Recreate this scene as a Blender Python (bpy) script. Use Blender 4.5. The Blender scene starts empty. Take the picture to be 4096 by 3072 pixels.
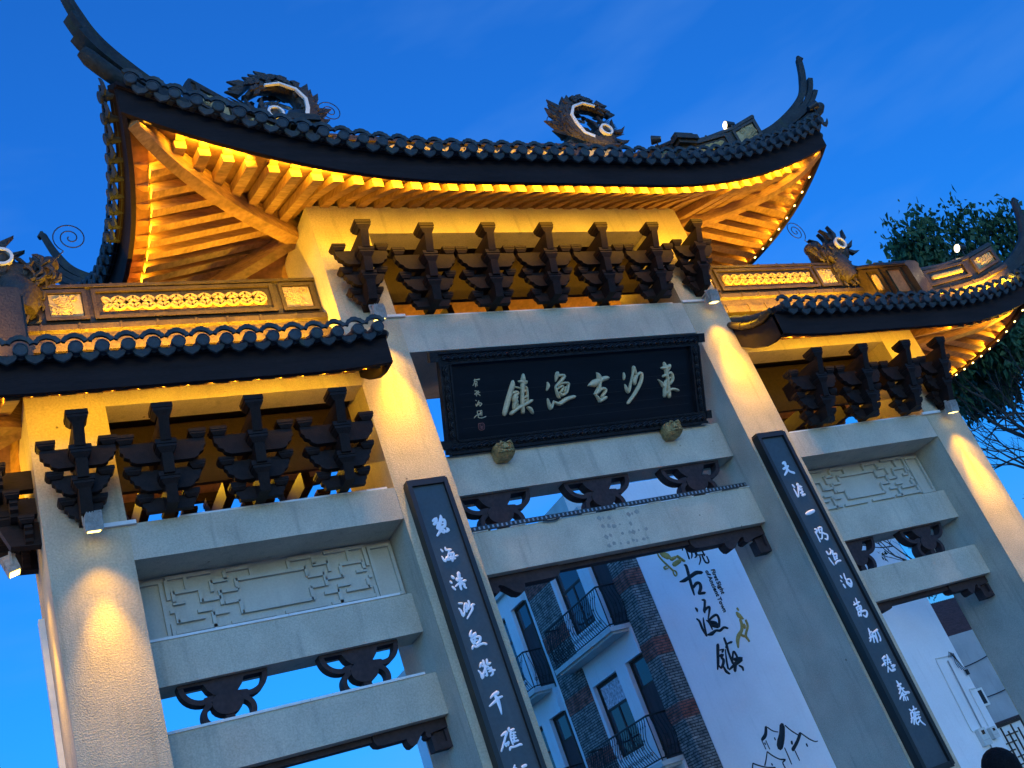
import bpy, bmesh, math, random
from mathutils import Vector, Matrix
random.seed(7)
sc = bpy.context.scene
COL = sc.collection
R = math.radians
# ------------------------------------------------------------------ camera
CAM_M = ((0.863256, 0.077965, -0.498709, -7.4775), (-0.383755, -0.540448, -0.748764, -9.7262), (-0.327904, 0.837757, -0.436626, 1.5500), (0, 0, 0, 1))
cd = bpy.data.cameras.new('camera'); cam = bpy.data.objects.new('camera', cd); COL.objects.link(cam)
cam.matrix_world = Matrix(CAM_M)
cd.sensor_width = 36.0; cd.lens = 37.3097; cd.clip_start = 0.05; cd.clip_end = 3000
sc.camera = cam
# ------------------------------------------------------------------ sky (blue hour, sun just gone down behind the viewer)
EXPOSURE = 2.74
SKY = 0.145
BACK_BOOST = (1.05, 1.75, 1.75, 1)
world = bpy.data.worlds.new('World'); sc.world = world; world.use_nodes = True
nt = world.node_tree; bgn = nt.nodes['Background']
sky = nt.nodes.new('ShaderNodeTexSky'); sky.sky_type = 'NISHITA'; sky.sun_disc = False
sky.sun_elevation = R(2.0); sky.sun_rotation = R(195); sky.ozone_density = 6.0; sky.air_density = 1.0; sky.dust_density = 1.0
tcw = nt.nodes.new('ShaderNodeTexCoord')
mpw = nt.nodes.new('ShaderNodeMapping'); mpw.inputs['Scale'].default_value = (1.2, 1.2, 4.5); mpw.inputs['Rotation'].default_value = (0.0, R(-18), R(20))
nzw = nt.nodes.new('ShaderNodeTexNoise'); nzw.inputs['Scale'].default_value = 1.7; nzw.inputs['Detail'].default_value = 5; nzw.inputs['Roughness'].default_value = 0.55
rpw = nt.nodes.new('ShaderNodeValToRGB'); rpw.color_ramp.elements[0].position = 0.47; rpw.color_ramp.elements[1].position = 0.80
rpw.color_ramp.elements[0].color = (0, 0, 0, 1); rpw.color_ramp.elements[1].color = (.34, .34, .34, 1)
mxw = nt.nodes.new('ShaderNodeMixRGB'); mxw.inputs[2].default_value = (0.19, 0.43, 0.92, 1)   # thin high cloud
nt.links.new(tcw.outputs['Generated'], mpw.inputs[0]); nt.links.new(mpw.outputs[0], nzw.inputs[0]); nt.links.new(nzw.outputs[0], rpw.inputs[0])
nt.links.new(rpw.outputs[0], mxw.inputs[0]); nt.links.new(sky.outputs[0], mxw.inputs[1]); 
# added boost: unseen sky behind the viewer multiplied up to light the archway fronts
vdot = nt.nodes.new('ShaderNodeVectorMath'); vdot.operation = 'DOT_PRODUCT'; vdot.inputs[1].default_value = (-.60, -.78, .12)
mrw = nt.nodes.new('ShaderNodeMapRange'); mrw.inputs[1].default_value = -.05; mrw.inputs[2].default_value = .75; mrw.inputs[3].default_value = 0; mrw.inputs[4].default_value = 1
glw = nt.nodes.new('ShaderNodeMixRGB'); glw.inputs[1].default_value = (1, 1, 1, 1); glw.inputs[2].default_value = BACK_BOOST
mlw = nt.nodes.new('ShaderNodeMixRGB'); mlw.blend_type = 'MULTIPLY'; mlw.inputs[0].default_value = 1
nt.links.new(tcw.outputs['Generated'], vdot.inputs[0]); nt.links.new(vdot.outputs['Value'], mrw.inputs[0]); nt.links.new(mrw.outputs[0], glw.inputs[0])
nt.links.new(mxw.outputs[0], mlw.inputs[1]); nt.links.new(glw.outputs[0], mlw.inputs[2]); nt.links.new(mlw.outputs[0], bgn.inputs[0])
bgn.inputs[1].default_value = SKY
sl = bpy.data.lights.new('sun', 'SUN'); sun = bpy.data.objects.new('sun', sl); COL.objects.link(sun)
sl.energy = 0.004; sl.angle = R(25); sl.color = (1.0, .86, .74)
sun.rotation_euler = (R(78), 0, R(-15))
sc.view_settings.view_transform = 'Standard'; sc.view_settings.look = 'None'
sc.view_settings.exposure = EXPOSURE; sc.view_settings.gamma = 1.0
sc.cycles.max_bounces = 6; sc.cycles.diffuse_bounces = 4; sc.cycles.glossy_bounces = 3; sc.cycles.sample_clamp_indirect = 1.5
sc.cycles.use_denoising = True
AMBER = (1.0, 0.53, 0.02)
FLOODC = (1.0, 0.52, 0.0)

# ------------------------------------------------------------------ materials
def mat(name, base, rough=.8, n1=0, n1s=4., n2=0, n2s=40., bump=0., bscale=60., spec=.3, metal=0., stretch=None, stain=None, detail=6, bdist=.02, spots=0):
    m = bpy.data.materials.new(name); m.use_nodes = True
    t = m.node_tree; p = t.nodes['Principled BSDF']
    p.inputs['Roughness'].default_value = rough; p.inputs['Metallic'].default_value = metal
    p.inputs['Specular IOR Level'].default_value = spec
    tc = t.nodes.new('ShaderNodeTexCoord'); src = tc.outputs['Object']
    if stretch:
        mp = t.nodes.new('ShaderNodeMapping'); mp.inputs['Scale'].default_value = stretch; t.links.new(src, mp.inputs[0]); src = mp.outputs[0]
    col = t.nodes.new('ShaderNodeRGB'); col.outputs[0].default_value = (*base, 1); cur = col.outputs[0]
    for amt, s in ((n1, n1s), (n2, n2s)):
        if not amt: continue
        nz = t.nodes.new('ShaderNodeTexNoise'); nz.inputs['Scale'].default_value = s; nz.inputs['Detail'].default_value = detail
        t.links.new(src, nz.inputs[0])
        mr = t.nodes.new('ShaderNodeMapRange'); mr.inputs[1].default_value = .3; mr.inputs[2].default_value = .7
        mr.inputs[3].default_value = 1 - amt; mr.inputs[4].default_value = 1 + amt; t.links.new(nz.outputs[0], mr.inputs[0])
        mx = t.nodes.new('ShaderNodeMixRGB'); mx.blend_type = 'MULTIPLY'; mx.inputs[0].default_value = 1
        t.links.new(cur, mx.inputs[1]); t.links.new(mr.outputs[0], mx.inputs[2]); cur = mx.outputs[0]
    if stain:
        nz = t.nodes.new('ShaderNodeTexNoise'); nz.inputs['Scale'].default_value = 1.0; nz.inputs['Detail'].default_value = 8
        mp = t.nodes.new('ShaderNodeMapping'); mp.inputs['Scale'].default_value = (9, 9, .9); t.links.new(tc.outputs['Object'], mp.inputs[0]); t.links.new(mp.outputs[0], nz.inputs[0])
        rp = t.nodes.new('ShaderNodeValToRGB'); rp.color_ramp.elements[0].position = .56; rp.color_ramp.elements[1].position = .74
        rp.color_ramp.elements[0].color = (0, 0, 0, 1); rp.color_ramp.elements[1].color = (stain[1],) * 3 + (1,)
        t.links.new(nz.outputs[0], rp.inputs[0])
        mx = t.nodes.new('ShaderNodeMixRGB'); mx.inputs[2].default_value = (*stain[0], 1)
        t.links.new(rp.outputs[0], mx.inputs[0]); t.links.new(cur, mx.inputs[1]); cur = mx.outputs[0]
    if spots:      # scattered pits and rust dots
        vo = t.nodes.new('ShaderNodeTexVoronoi'); vo.inputs['Scale'].default_value = 2.6; t.links.new(tc.outputs['Object'], vo.inputs[0])
        rp = t.nodes.new('ShaderNodeValToRGB'); rp.color_ramp.elements[0].position = .018; rp.color_ramp.elements[1].position = .045
        rp.color_ramp.elements[0].color = (.8, .8, .8, 1); rp.color_ramp.elements[1].color = (0, 0, 0, 1); t.links.new(vo.outputs['Distance'], rp.inputs[0])
        mx = t.nodes.new('ShaderNodeMixRGB'); mx.inputs[2].default_value = (.07, .05, .035, 1)
        t.links.new(rp.outputs[0], mx.inputs[0]); t.links.new(cur, mx.inputs[1]); cur = mx.outputs[0]
    t.links.new(cur, p.inputs['Base Color'])
    if bump:
        nz = t.nodes.new('ShaderNodeTexNoise'); nz.inputs['Scale'].default_value = bscale; nz.inputs['Detail'].default_value = 4
        t.links.new(src, nz.inputs[0])
        bp = t.nodes.new('ShaderNodeBump'); bp.inputs['Strength'].default_value = bump; bp.inputs['Distance'].default_value = bdist
        t.links.new(nz.outputs[0], bp.inputs['Height']); t.links.new(bp.outputs[0], p.inputs['Normal'])
    return m
def emat(name, col, st):
    m = bpy.data.materials.new(name); m.use_nodes = True; t = m.node_tree
    p = t.nodes['Principled BSDF']; p.inputs['Base Color'].default_value = (*col, 1)
    p.inputs['Emission Color'].default_value = (*col, 1); p.inputs['Emission Strength'].default_value = st
    return m
def brickmat(name, c1, c2, mortar, bw=.24, rh=.062, ms=.012):
    m = mat(name, c1, .9, bump=.5, bscale=30, bdist=.01); t = m.node_tree; p = t.nodes['Principled BSDF']
    tc = t.nodes.new('ShaderNodeTexCoord'); sp = t.nodes.new('ShaderNodeSeparateXYZ'); ad = t.nodes.new('ShaderNodeMath'); cb = t.nodes.new('ShaderNodeCombineXYZ')
    t.links.new(tc.outputs['Object'], sp.inputs[0]); t.links.new(sp.outputs[0], ad.inputs[0]); t.links.new(sp.outputs[1], ad.inputs[1])
    t.links.new(ad.outputs[0], cb.inputs[0]); t.links.new(sp.outputs[2], cb.inputs[1])
    nz = t.nodes.new('ShaderNodeTexNoise'); nz.inputs['Scale'].default_value = 5; vm = t.nodes.new('ShaderNodeMixRGB'); vm.blend_type = 'ADD'; vm.inputs[0].default_value = .025
    t.links.new(tc.outputs['Object'], nz.inputs[0]); t.links.new(cb.outputs[0], vm.inputs[1]); t.links.new(nz.outputs['Color'], vm.inputs[2])
    b = t.nodes.new('ShaderNodeTexBrick'); b.inputs['Scale'].default_value = 1; b.inputs['Brick Width'].default_value = bw; b.inputs['Row Height'].default_value = rh
    b.inputs['Mortar Size'].default_value = ms; b.inputs['Color1'].default_value = (*c1, 1); b.inputs['Color2'].default_value = (*c2, 1); b.inputs['Mortar'].default_value = (*mortar, 1)
    b.inputs['Mortar Smooth'].default_value = .2
    t.links.new(vm.outputs[0], b.inputs[0])
    n2 = t.nodes.new('ShaderNodeTexNoise'); n2.inputs['Scale'].default_value = 7; n2.inputs['Detail'].default_value = 3; t.links.new(tc.outputs['Object'], n2.inputs[0])
    mr = t.nodes.new('ShaderNodeMapRange'); mr.inputs[1].default_value = .3; mr.inputs[2].default_value = .7; mr.inputs[3].default_value = .55; mr.inputs[4].default_value = 1.5; t.links.new(n2.outputs[0], mr.inputs[0])
    mx = t.nodes.new('ShaderNodeMixRGB'); mx.blend_type = 'MULTIPLY'; mx.inputs[0].default_value = 1; t.links.new(b.outputs[0], mx.inputs[1]); t.links.new(mr.outputs[0], mx.inputs[2])
    t.links.new(mx.outputs[0], p.inputs['Base Color'])
    bp = t.nodes.new('ShaderNodeBump'); bp.inputs['Strength'].default_value = .8; bp.inputs['Distance'].default_value = -.015; t.links.new(b.outputs['Fac'], bp.inputs['Height']); t.links.new(bp.outputs[0], p.inputs['Normal'])
    return m
M = dict(
    stone=mat('beige_plaster', (.55, .48, .37), .9, .13, 2.2, .15, 70, .4, 90, spec=.12, bdist=.008, stain=((.27, .24, .20), .45), spots=1),
    stucco=mat('rough_stucco', (.56, .47, .33), .95, .12, 2.0, .14, 45, .7, 70, spec=.08, bdist=.015, stain=((.27, .24, .17), .5), spots=1),
    panel=mat('painted_panel', (.54, .50, .42), .85, .08, 3, .06, 50, .15, 80, spec=.15, bdist=.004, stain=((.3, .28, .25), .3)),
    strip=mat('white_trunking', (.78, .76, .72), .5, .08, 9),
    wood=mat('dark_timber', (.018, .010, .0085), .62, .25, 3, .22, 12, .4, 14, spec=.2, stretch=(6, 1.2, 6), bdist=.006),
    carve=mat('dark_carved_timber', (.044, .026, .026), .7, .25, 6, .2, 25, .5, 20, spec=.3, bdist=.008),
    fascia=mat('weathered_fascia_board', (.026, .018, .018), .8, .22, 2, .15, 25, .3, 30, spec=.12, stretch=(.6, .6, 5), bdist=.004),
    rafter=mat('red_brown_rafter', (.34, .185, .075), .7, .25, 4, .25, 14, .45, 16, spec=.25, stretch=(1, 1, 6), bdist=.006),
    deck=mat('red_brown_boarding', (.24, .12, .048), .75, .25, 4, .2, 18, .3, 20, bdist=.006),
    tile=mat('slate_grey_tile', (.040, .050, .058), .6, .25, 7, .25, 35, .4, 60, spec=.35, bdist=.005, stain=((.05, .075, .045), .5)),
    glaze=mat('ridge_tile', (.055, .036, .018), .42, .3, 6, .3, 40, .6, 40, spec=.4, bdist=.012),
    relief=mat('ochre_relief_plaster', (.50, .36, .18), .85, .15, 8, .15, 40, .5, 30, bdist=.01, stain=((.25, .18, .1), .5)),
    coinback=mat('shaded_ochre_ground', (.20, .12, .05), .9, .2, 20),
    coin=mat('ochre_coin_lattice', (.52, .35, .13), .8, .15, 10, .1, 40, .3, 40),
    finial=mat('finial_plaster', (.034, .040, .042), .75, .3, 5, .25, 30, .5, 40, spec=.25, bdist=.008, stain=((.06, .08, .03), .5)),
    dragon=mat('dark_ridge_ornament', (.050, .036, .026), .55, .3, 9, .25, 40, .8, 26, spec=.45, bdist=.03),
    white=mat('white_paint', (.80, .78, .72), .6, .06, 20),
    wire=mat('thin_wire', (.02, .02, .022), .5),
    board=mat('black_lacquer_board', (.0065, .0075, .010), .42, .3, 2, .2, 18, .15, 25, spec=.28, stretch=(.5, 5, 5), bdist=.003),
    frame=mat('black_carved_frame', (.012, .0125, .015), .5, .3, 6, .2, 40, .7, 26, spec=.35, bdist=.015),
    gold=mat('aged_gold_lettering', (.64, .51, .30), .6, .14, 14, .14, 60, .5, 50, spec=.35, bdist=.006),
    brass=mat('aged_brass', (.44, .30, .12), .5, .3, 12, .3, 50, .9, 28, spec=.5, metal=.3, bdist=.03),
    seal=mat('red_seal', (.26, .10, .09), .8, .2, 30),
    coup=mat('slate_couplet_board', (.058, .072, .080), .45, .12, 2, .1, 30, .08, 60, spec=.4, bdist=.003, stain=((.09, .11, .12), .4)),
    cframe=mat('black_couplet_frame', (.014, .013, .013), .4, .2, 3, .15, 40, .15, 30, spec=.45, stretch=(4, 4, .6), bdist=.003),
    letter=mat('white_lettering', (.86, .86, .90), .55, .04, 20),
    lampbody=mat('grey_cast_housing', (.34, .32, .29), .5, .2, 30, .1, 90, .2, 60),
    darkmetal=mat('dark_metal', (.035, .035, .037), .45, .15, 30),
    steel=mat('grey_metal', (.30, .32, .34), .4, .12, 20, metal=.4),
    wwall=mat('white_render', (.84, .86, .86), .9, .05, .9, .03, 20, .12, 60, spec=.1, bdist=.004, stain=((.6, .62, .62), .25)),
    cream=mat('pale_render', (.60, .62, .58), .9, .08, 2, .05, 40, .15, 60, spec=.1, bdist=.004, stain=((.38, .38, .33), .3)),
    grey=mat('grey_render', (.40, .42, .42), .9, .1, 2, .06, 30, .2, 50, spec=.1, stain=((.25, .25, .24), .3)),
    brick=brickmat('grey_brick', (.19, .185, .17), (.30, .28, .24), (.055, .055, .055)),
    redbrick=brickmat('red_brick', (.34, .115, .08), (.27, .085, .06), (.08, .06, .055)),
    brown=mat('purple_brown_paint', (.055, .034, .036), .6, .2, 3, .12, 30, .1, 40, stretch=(4, 4, .7)),
    wframe=mat('brown_window_frame', (.050, .036, .028), .55, .2, 8),
    glass=mat('window_glass', (.010, .016, .028), .06, spec=.9),
    curtain=mat('white_patterned_curtain', (.55, .52, .55), .9, .5, 14, .3, 50),
    iron=mat('black_wrought_iron', (.012, .012, .013), .45, spec=.4),
    rooftile=mat('red_brown_roof_tile', (.13, .062, .052), .8, .25, 6, .2, 30, .3, 30),
    ink=mat('black_sign_letter', (.012, .018, .022), .6, .2, 8),
    fish=mat('ochre_fish_relief', (.46, .31, .08), .7, .25, 9, .2, 40, .3, 30),
    bark=mat('dark_bark', (.050, .040, .034), .9, .3, 6, .2, 30, .8, 25),
    leaf=mat('green_leaf', (.035, .085, .030), .6, .45, 2.5, .3, 12, spec=.3),
    leafd=mat('dark_green_leaf', (.022, .048, .022), .6, .4, 3, .3, 14, spec=.3),
    hair=mat('black_hair', (.010, .008, .008), .75, .3, 40, .3, 120, 1, 120, spec=.12, bdist=.01),
    skin=mat('skin', (.50, .31, .22), .6, .08, 20), cloth=mat('navy_jacket', (.04, .05, .08), .85, .15, 8, .1, 60, .3, 120), trousers=mat('grey_trousers', (.09, .09, .10), .85, .15, 8),
    shoe=mat('black_shoe', (.02, .02, .02), .5),
    paving=mat('granite_paving', (.24, .235, .225), .8, .12, .5, .12, 25, .3, 40),
    hillside=mat('earth', (.10, .10, .09), .95, .2, .05),
    glue=mat('glue_residue', (.33, .31, .27), .8, .2, 20),
    led=emat('amber_led', (1.0, .66, .16), 2.2), lens=emat('amber_lamp_lens', (1.0, .72, .15), 1.1), warmlens=emat('warm_white_lens', (1.0, .80, .45), 1.3),
)
# ------------------------------------------------------------------ mesh helpers
class MB:
    def __init__(s, mirror=False): s.v = []; s.f = []; s.mir = mirror
    def add(s, vs, fs):
        o = len(s.v); s.v += [tuple(v) for v in vs]; s.f += [tuple(i + o for i in f) for f in fs]; return s
    def box(s, x0, x1, y0, y1, z0, z1, ch=0):
        if ch:
            return s.prism([(x0+ch, z0), (x1-ch, z0), (x1, z0+ch), (x1, z1-ch), (x1-ch, z1), (x0+ch, z1), (x0, z1-ch), (x0, z0+ch)], 'xz', y0, y1)
        return s.add([(x, y, z) for z in (z0, z1) for y in (y0, y1) for x in (x0, x1)], [(0, 2, 3, 1), (4, 5, 7, 6), (0, 1, 5, 4), (2, 6, 7, 3), (0, 4, 6, 2), (1, 3, 7, 5)])
    def hexa(s, p):   # 8 points, bottom ring 0-3, top ring 4-7
        return s.add(p, [(0, 3, 2, 1), (4, 5, 6, 7), (0, 1, 5, 4), (1, 2, 6, 5), (2, 3, 7, 6), (3, 0, 4, 7)])
    def prism(s, poly, pl, d0, d1):
        fn = {'xz': lambda a, b, d: (a, d, b), 'yz': lambda a, b, d: (d, a, b), 'xy': lambda a, b, d: (a, b, d)}[pl] if isinstance(pl, str) else pl
        n = len(poly)
        s.add([fn(a, b, d0) for a, b in poly] + [fn(a, b, d1) for a, b in poly],
              [tuple(range(n)), tuple(range(2*n-1, n-1, -1))] + [(i, (i+1) % n, n + (i+1) % n, n + i) for i in range(n)])
        return s
    def loft(s, rings, cap=True, closed=True):
        n = len(rings[0]); vs = [p for r in rings for p in r]; fs = []
        for k in range(len(rings)-1):
            for i in range(n if closed else n-1):
                j = (i+1) % n; fs.append((k*n+i, k*n+j, (k+1)*n+j, (k+1)*n+i))
        if cap and closed: fs += [tuple(range(n)), tuple(range((len(rings)-1)*n, len(rings)*n))]
        return s.add(vs, fs)
    def tube(s, pts, r, n=8, cap=True, flat=1.0):
        pts = [Vector(p) for p in pts]; rs = r if isinstance(r, (list, tuple)) else [r]*len(pts)
        rings = []; prev = None
        for i, p in enumerate(pts):
            t = (pts[min(i+1, len(pts)-1)] - pts[max(i-1, 0)]).normalized()
            if prev is None:
                a = Vector((0, 0, 1)) if abs(t.z) < .9 else Vector((0, 1, 0)); prev = (a - t*a.dot(t)).normalized()
            prev = (prev - t*prev.dot(t)).normalized(); b = t.cross(prev)
            rings.append([p + prev*math.cos(2*math.pi*k/n)*rs[i] + b*math.sin(2*math.pi*k/n)*rs[i]*flat for k in range(n)])
        return s.loft(rings, cap)
    def sweep(s, pts, prof, side=None):
        """profile (a = sideways, b = up) swept along pts; side = horizontal direction (default: across the path)"""
        pts = [Vector(p) for p in pts]; rings = []
        for i, p in enumerate(pts):
            t = (pts[min(i+1, len(pts)-1)] - pts[max(i-1, 0)]); t.z = 0; t.normalize()
            sd = Vector(side) if side else Vector((-t.y, t.x, 0))
            rings.append([p + sd*a + Vector((0, 0, b)) for a, b in (prof(i/(len(pts)-1)) if callable(prof) else prof)])
        return s.loft(rings)
    def ball(s, c, r, nu=10, nv=7):
        c = Vector(c); r = r if isinstance(r, (tuple, list)) else (r, r, r)
        vs = [(c.x, c.y, c.z - r[2])]; fs = []
        for j in range(1, nv):
            a = -math.pi/2 + math.pi*j/nv
            vs += [(c.x + r[0]*math.cos(a)*math.cos(2*math.pi*i/nu), c.y + r[1]*math.cos(a)*math.sin(2*math.pi*i/nu), c.z + r[2]*math.sin(a)) for i in range(nu)]
        vs.append((c.x, c.y, c.z + r[2])); L = len(vs)-1
        for i in range(nu):
            k = (i+1) % nu; fs.append((0, 1+k, 1+i)); fs.append((L, L-nu+i, L-nu+k))
            for j in range(nv-2): fs.append((1+j*nu+i, 1+j*nu+k, 1+(j+1)*nu+k, 1+(j+1)*nu+i))
        return s.add(vs, fs)
    def build(s, name, m, parent=None, smooth=False, label=None, bevel=0):
        me = bpy.data.meshes.new(name)
        vs = [(-x, y, z) for x, y, z in s.v] if s.mir else s.v
        me.from_pydata(vs, [], s.f); me.update()
        bm = bmesh.new(); bm.from_mesh(me)
        bmesh.ops.recalc_face_normals(bm, faces=bm.faces); bm.to_mesh(me); bm.free()
        if smooth:
            me.shade_smooth()
            if smooth is not True: me.set_sharp_from_angle(angle=R(smooth))
        me.materials.append(M[m] if isinstance(m, str) else m)
        o = bpy.data.objects.new(name, me); COL.objects.link(o)
        if parent: adopt(o, parent)
        if label: o['label'] = label
        if bevel:
            b = o.modifiers.new('bevel', 'BEVEL'); b.width = bevel; b.segments = 2; b.limit_method = 'ANGLE'
        return o
def world_of(o):
    return world_of(o.parent) @ o.matrix_parent_inverse @ o.matrix_basis if o.parent else o.matrix_basis.copy()
def adopt(o, parent):
    o.parent = parent; o.matrix_parent_inverse = world_of(parent).inverted()
def thing(name, label, cat, loc=(0, 0, 0), group=None):
    o = bpy.data.objects.new(name, None); COL.objects.link(o); o.location = loc; o.empty_display_size = .2
    return tag(o, label, cat, group)
def tag(o, label, cat, group=None):
    o['label'] = label; o['category'] = cat
    if group: o['group'] = group
    return o
def origin(o, loc):
    """move a finished top-level mesh's origin to its base"""
    o.data.transform(Matrix.Translation(-Vector(loc))); o.location = loc; return o
def copy_tree(o, parent=None):
    c = o.copy(); COL.objects.link(c)
    if parent: c.parent = parent
    for ch in list(o.children): copy_tree(ch, c)
    return c
def arcpts(cx, cz, r, a0, a1, n=10): return [(cx + r*math.cos(R(a0 + (a1-a0)*i/n)), cz + r*math.sin(R(a0 + (a1-a0)*i/n))) for i in range(n+1)]
def arcband(mb, cx, cz, r0, r1, a0, a1, d0, d1, n=10, pl='xz'):
    o = arcpts(cx, cz, r1, a0, a1, n); i = arcpts(cx, cz, r0, a0, a1, n)
    fn = {'xz': lambda a, b, d: (a, d, b), 'yz': lambda a, b, d: (d, a, b)}[pl]
    rings = [[fn(*i[k], d0), fn(*o[k], d0), fn(*o[k], d1), fn(*i[k], d1)] for k in range(n+1)]
    return mb.loft(rings)
def lerp(a, b, t): return a + (b-a)*t
def brush(mb, pts, to3, h, flat=False):
    """one brush stroke: a tapered ribbon with a rounded back; to3(a, b, height) maps board coordinates to the world"""
    P = [Vector((a, b)) for a, b, w in pts]; W = [w for a, b, w in pts]
    # resample
    Q = []; V = []
    for i in range(len(P)-1):
        p0, p1, p2, p3 = P[max(i-1, 0)], P[i], P[i+1], P[min(i+2, len(P)-1)]
        for k in range(3):
            t = k/3; Q.append(.5*((2*p1) + (p2-p0)*t + (2*p0-5*p1+4*p2-p3)*t*t + (3*p1-p0-3*p2+p3)*t**3)); V.append(lerp(W[i], W[i+1], t))
    Q.append(P[-1]); V.append(W[-1])
    d0 = (Q[1]-Q[0]).normalized(); d1 = (Q[-1]-Q[-2]).normalized()
    Q = [Q[0] - d0*V[0]*.42] + Q + [Q[-1] + d1*V[-1]*.42]; V = [V[0]*.45] + V + [V[-1]*.45]
    rings = []
    for i, p in enumerate(Q):
        t = (Q[min(i+1, len(Q)-1)] - Q[max(i-1, 0)])
        t = t.normalized() if t.length > 1e-6 else Vector((1, 0)); n = Vector((-t.y, t.x)); w = V[i]*.5
        hh = h if flat else h*min(1, (V[i]/.05)**.5)
        rings.append([to3(p.x + n.x*w*a, p.y + n.y*w*a, hh*b) for a, b in ((-1, 0), (-.82, .62), (-.4, .95), (.0, 1.05), (.4, .95), (.82, .62), (1, 0))])
    return mb.loft(rings)

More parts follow.
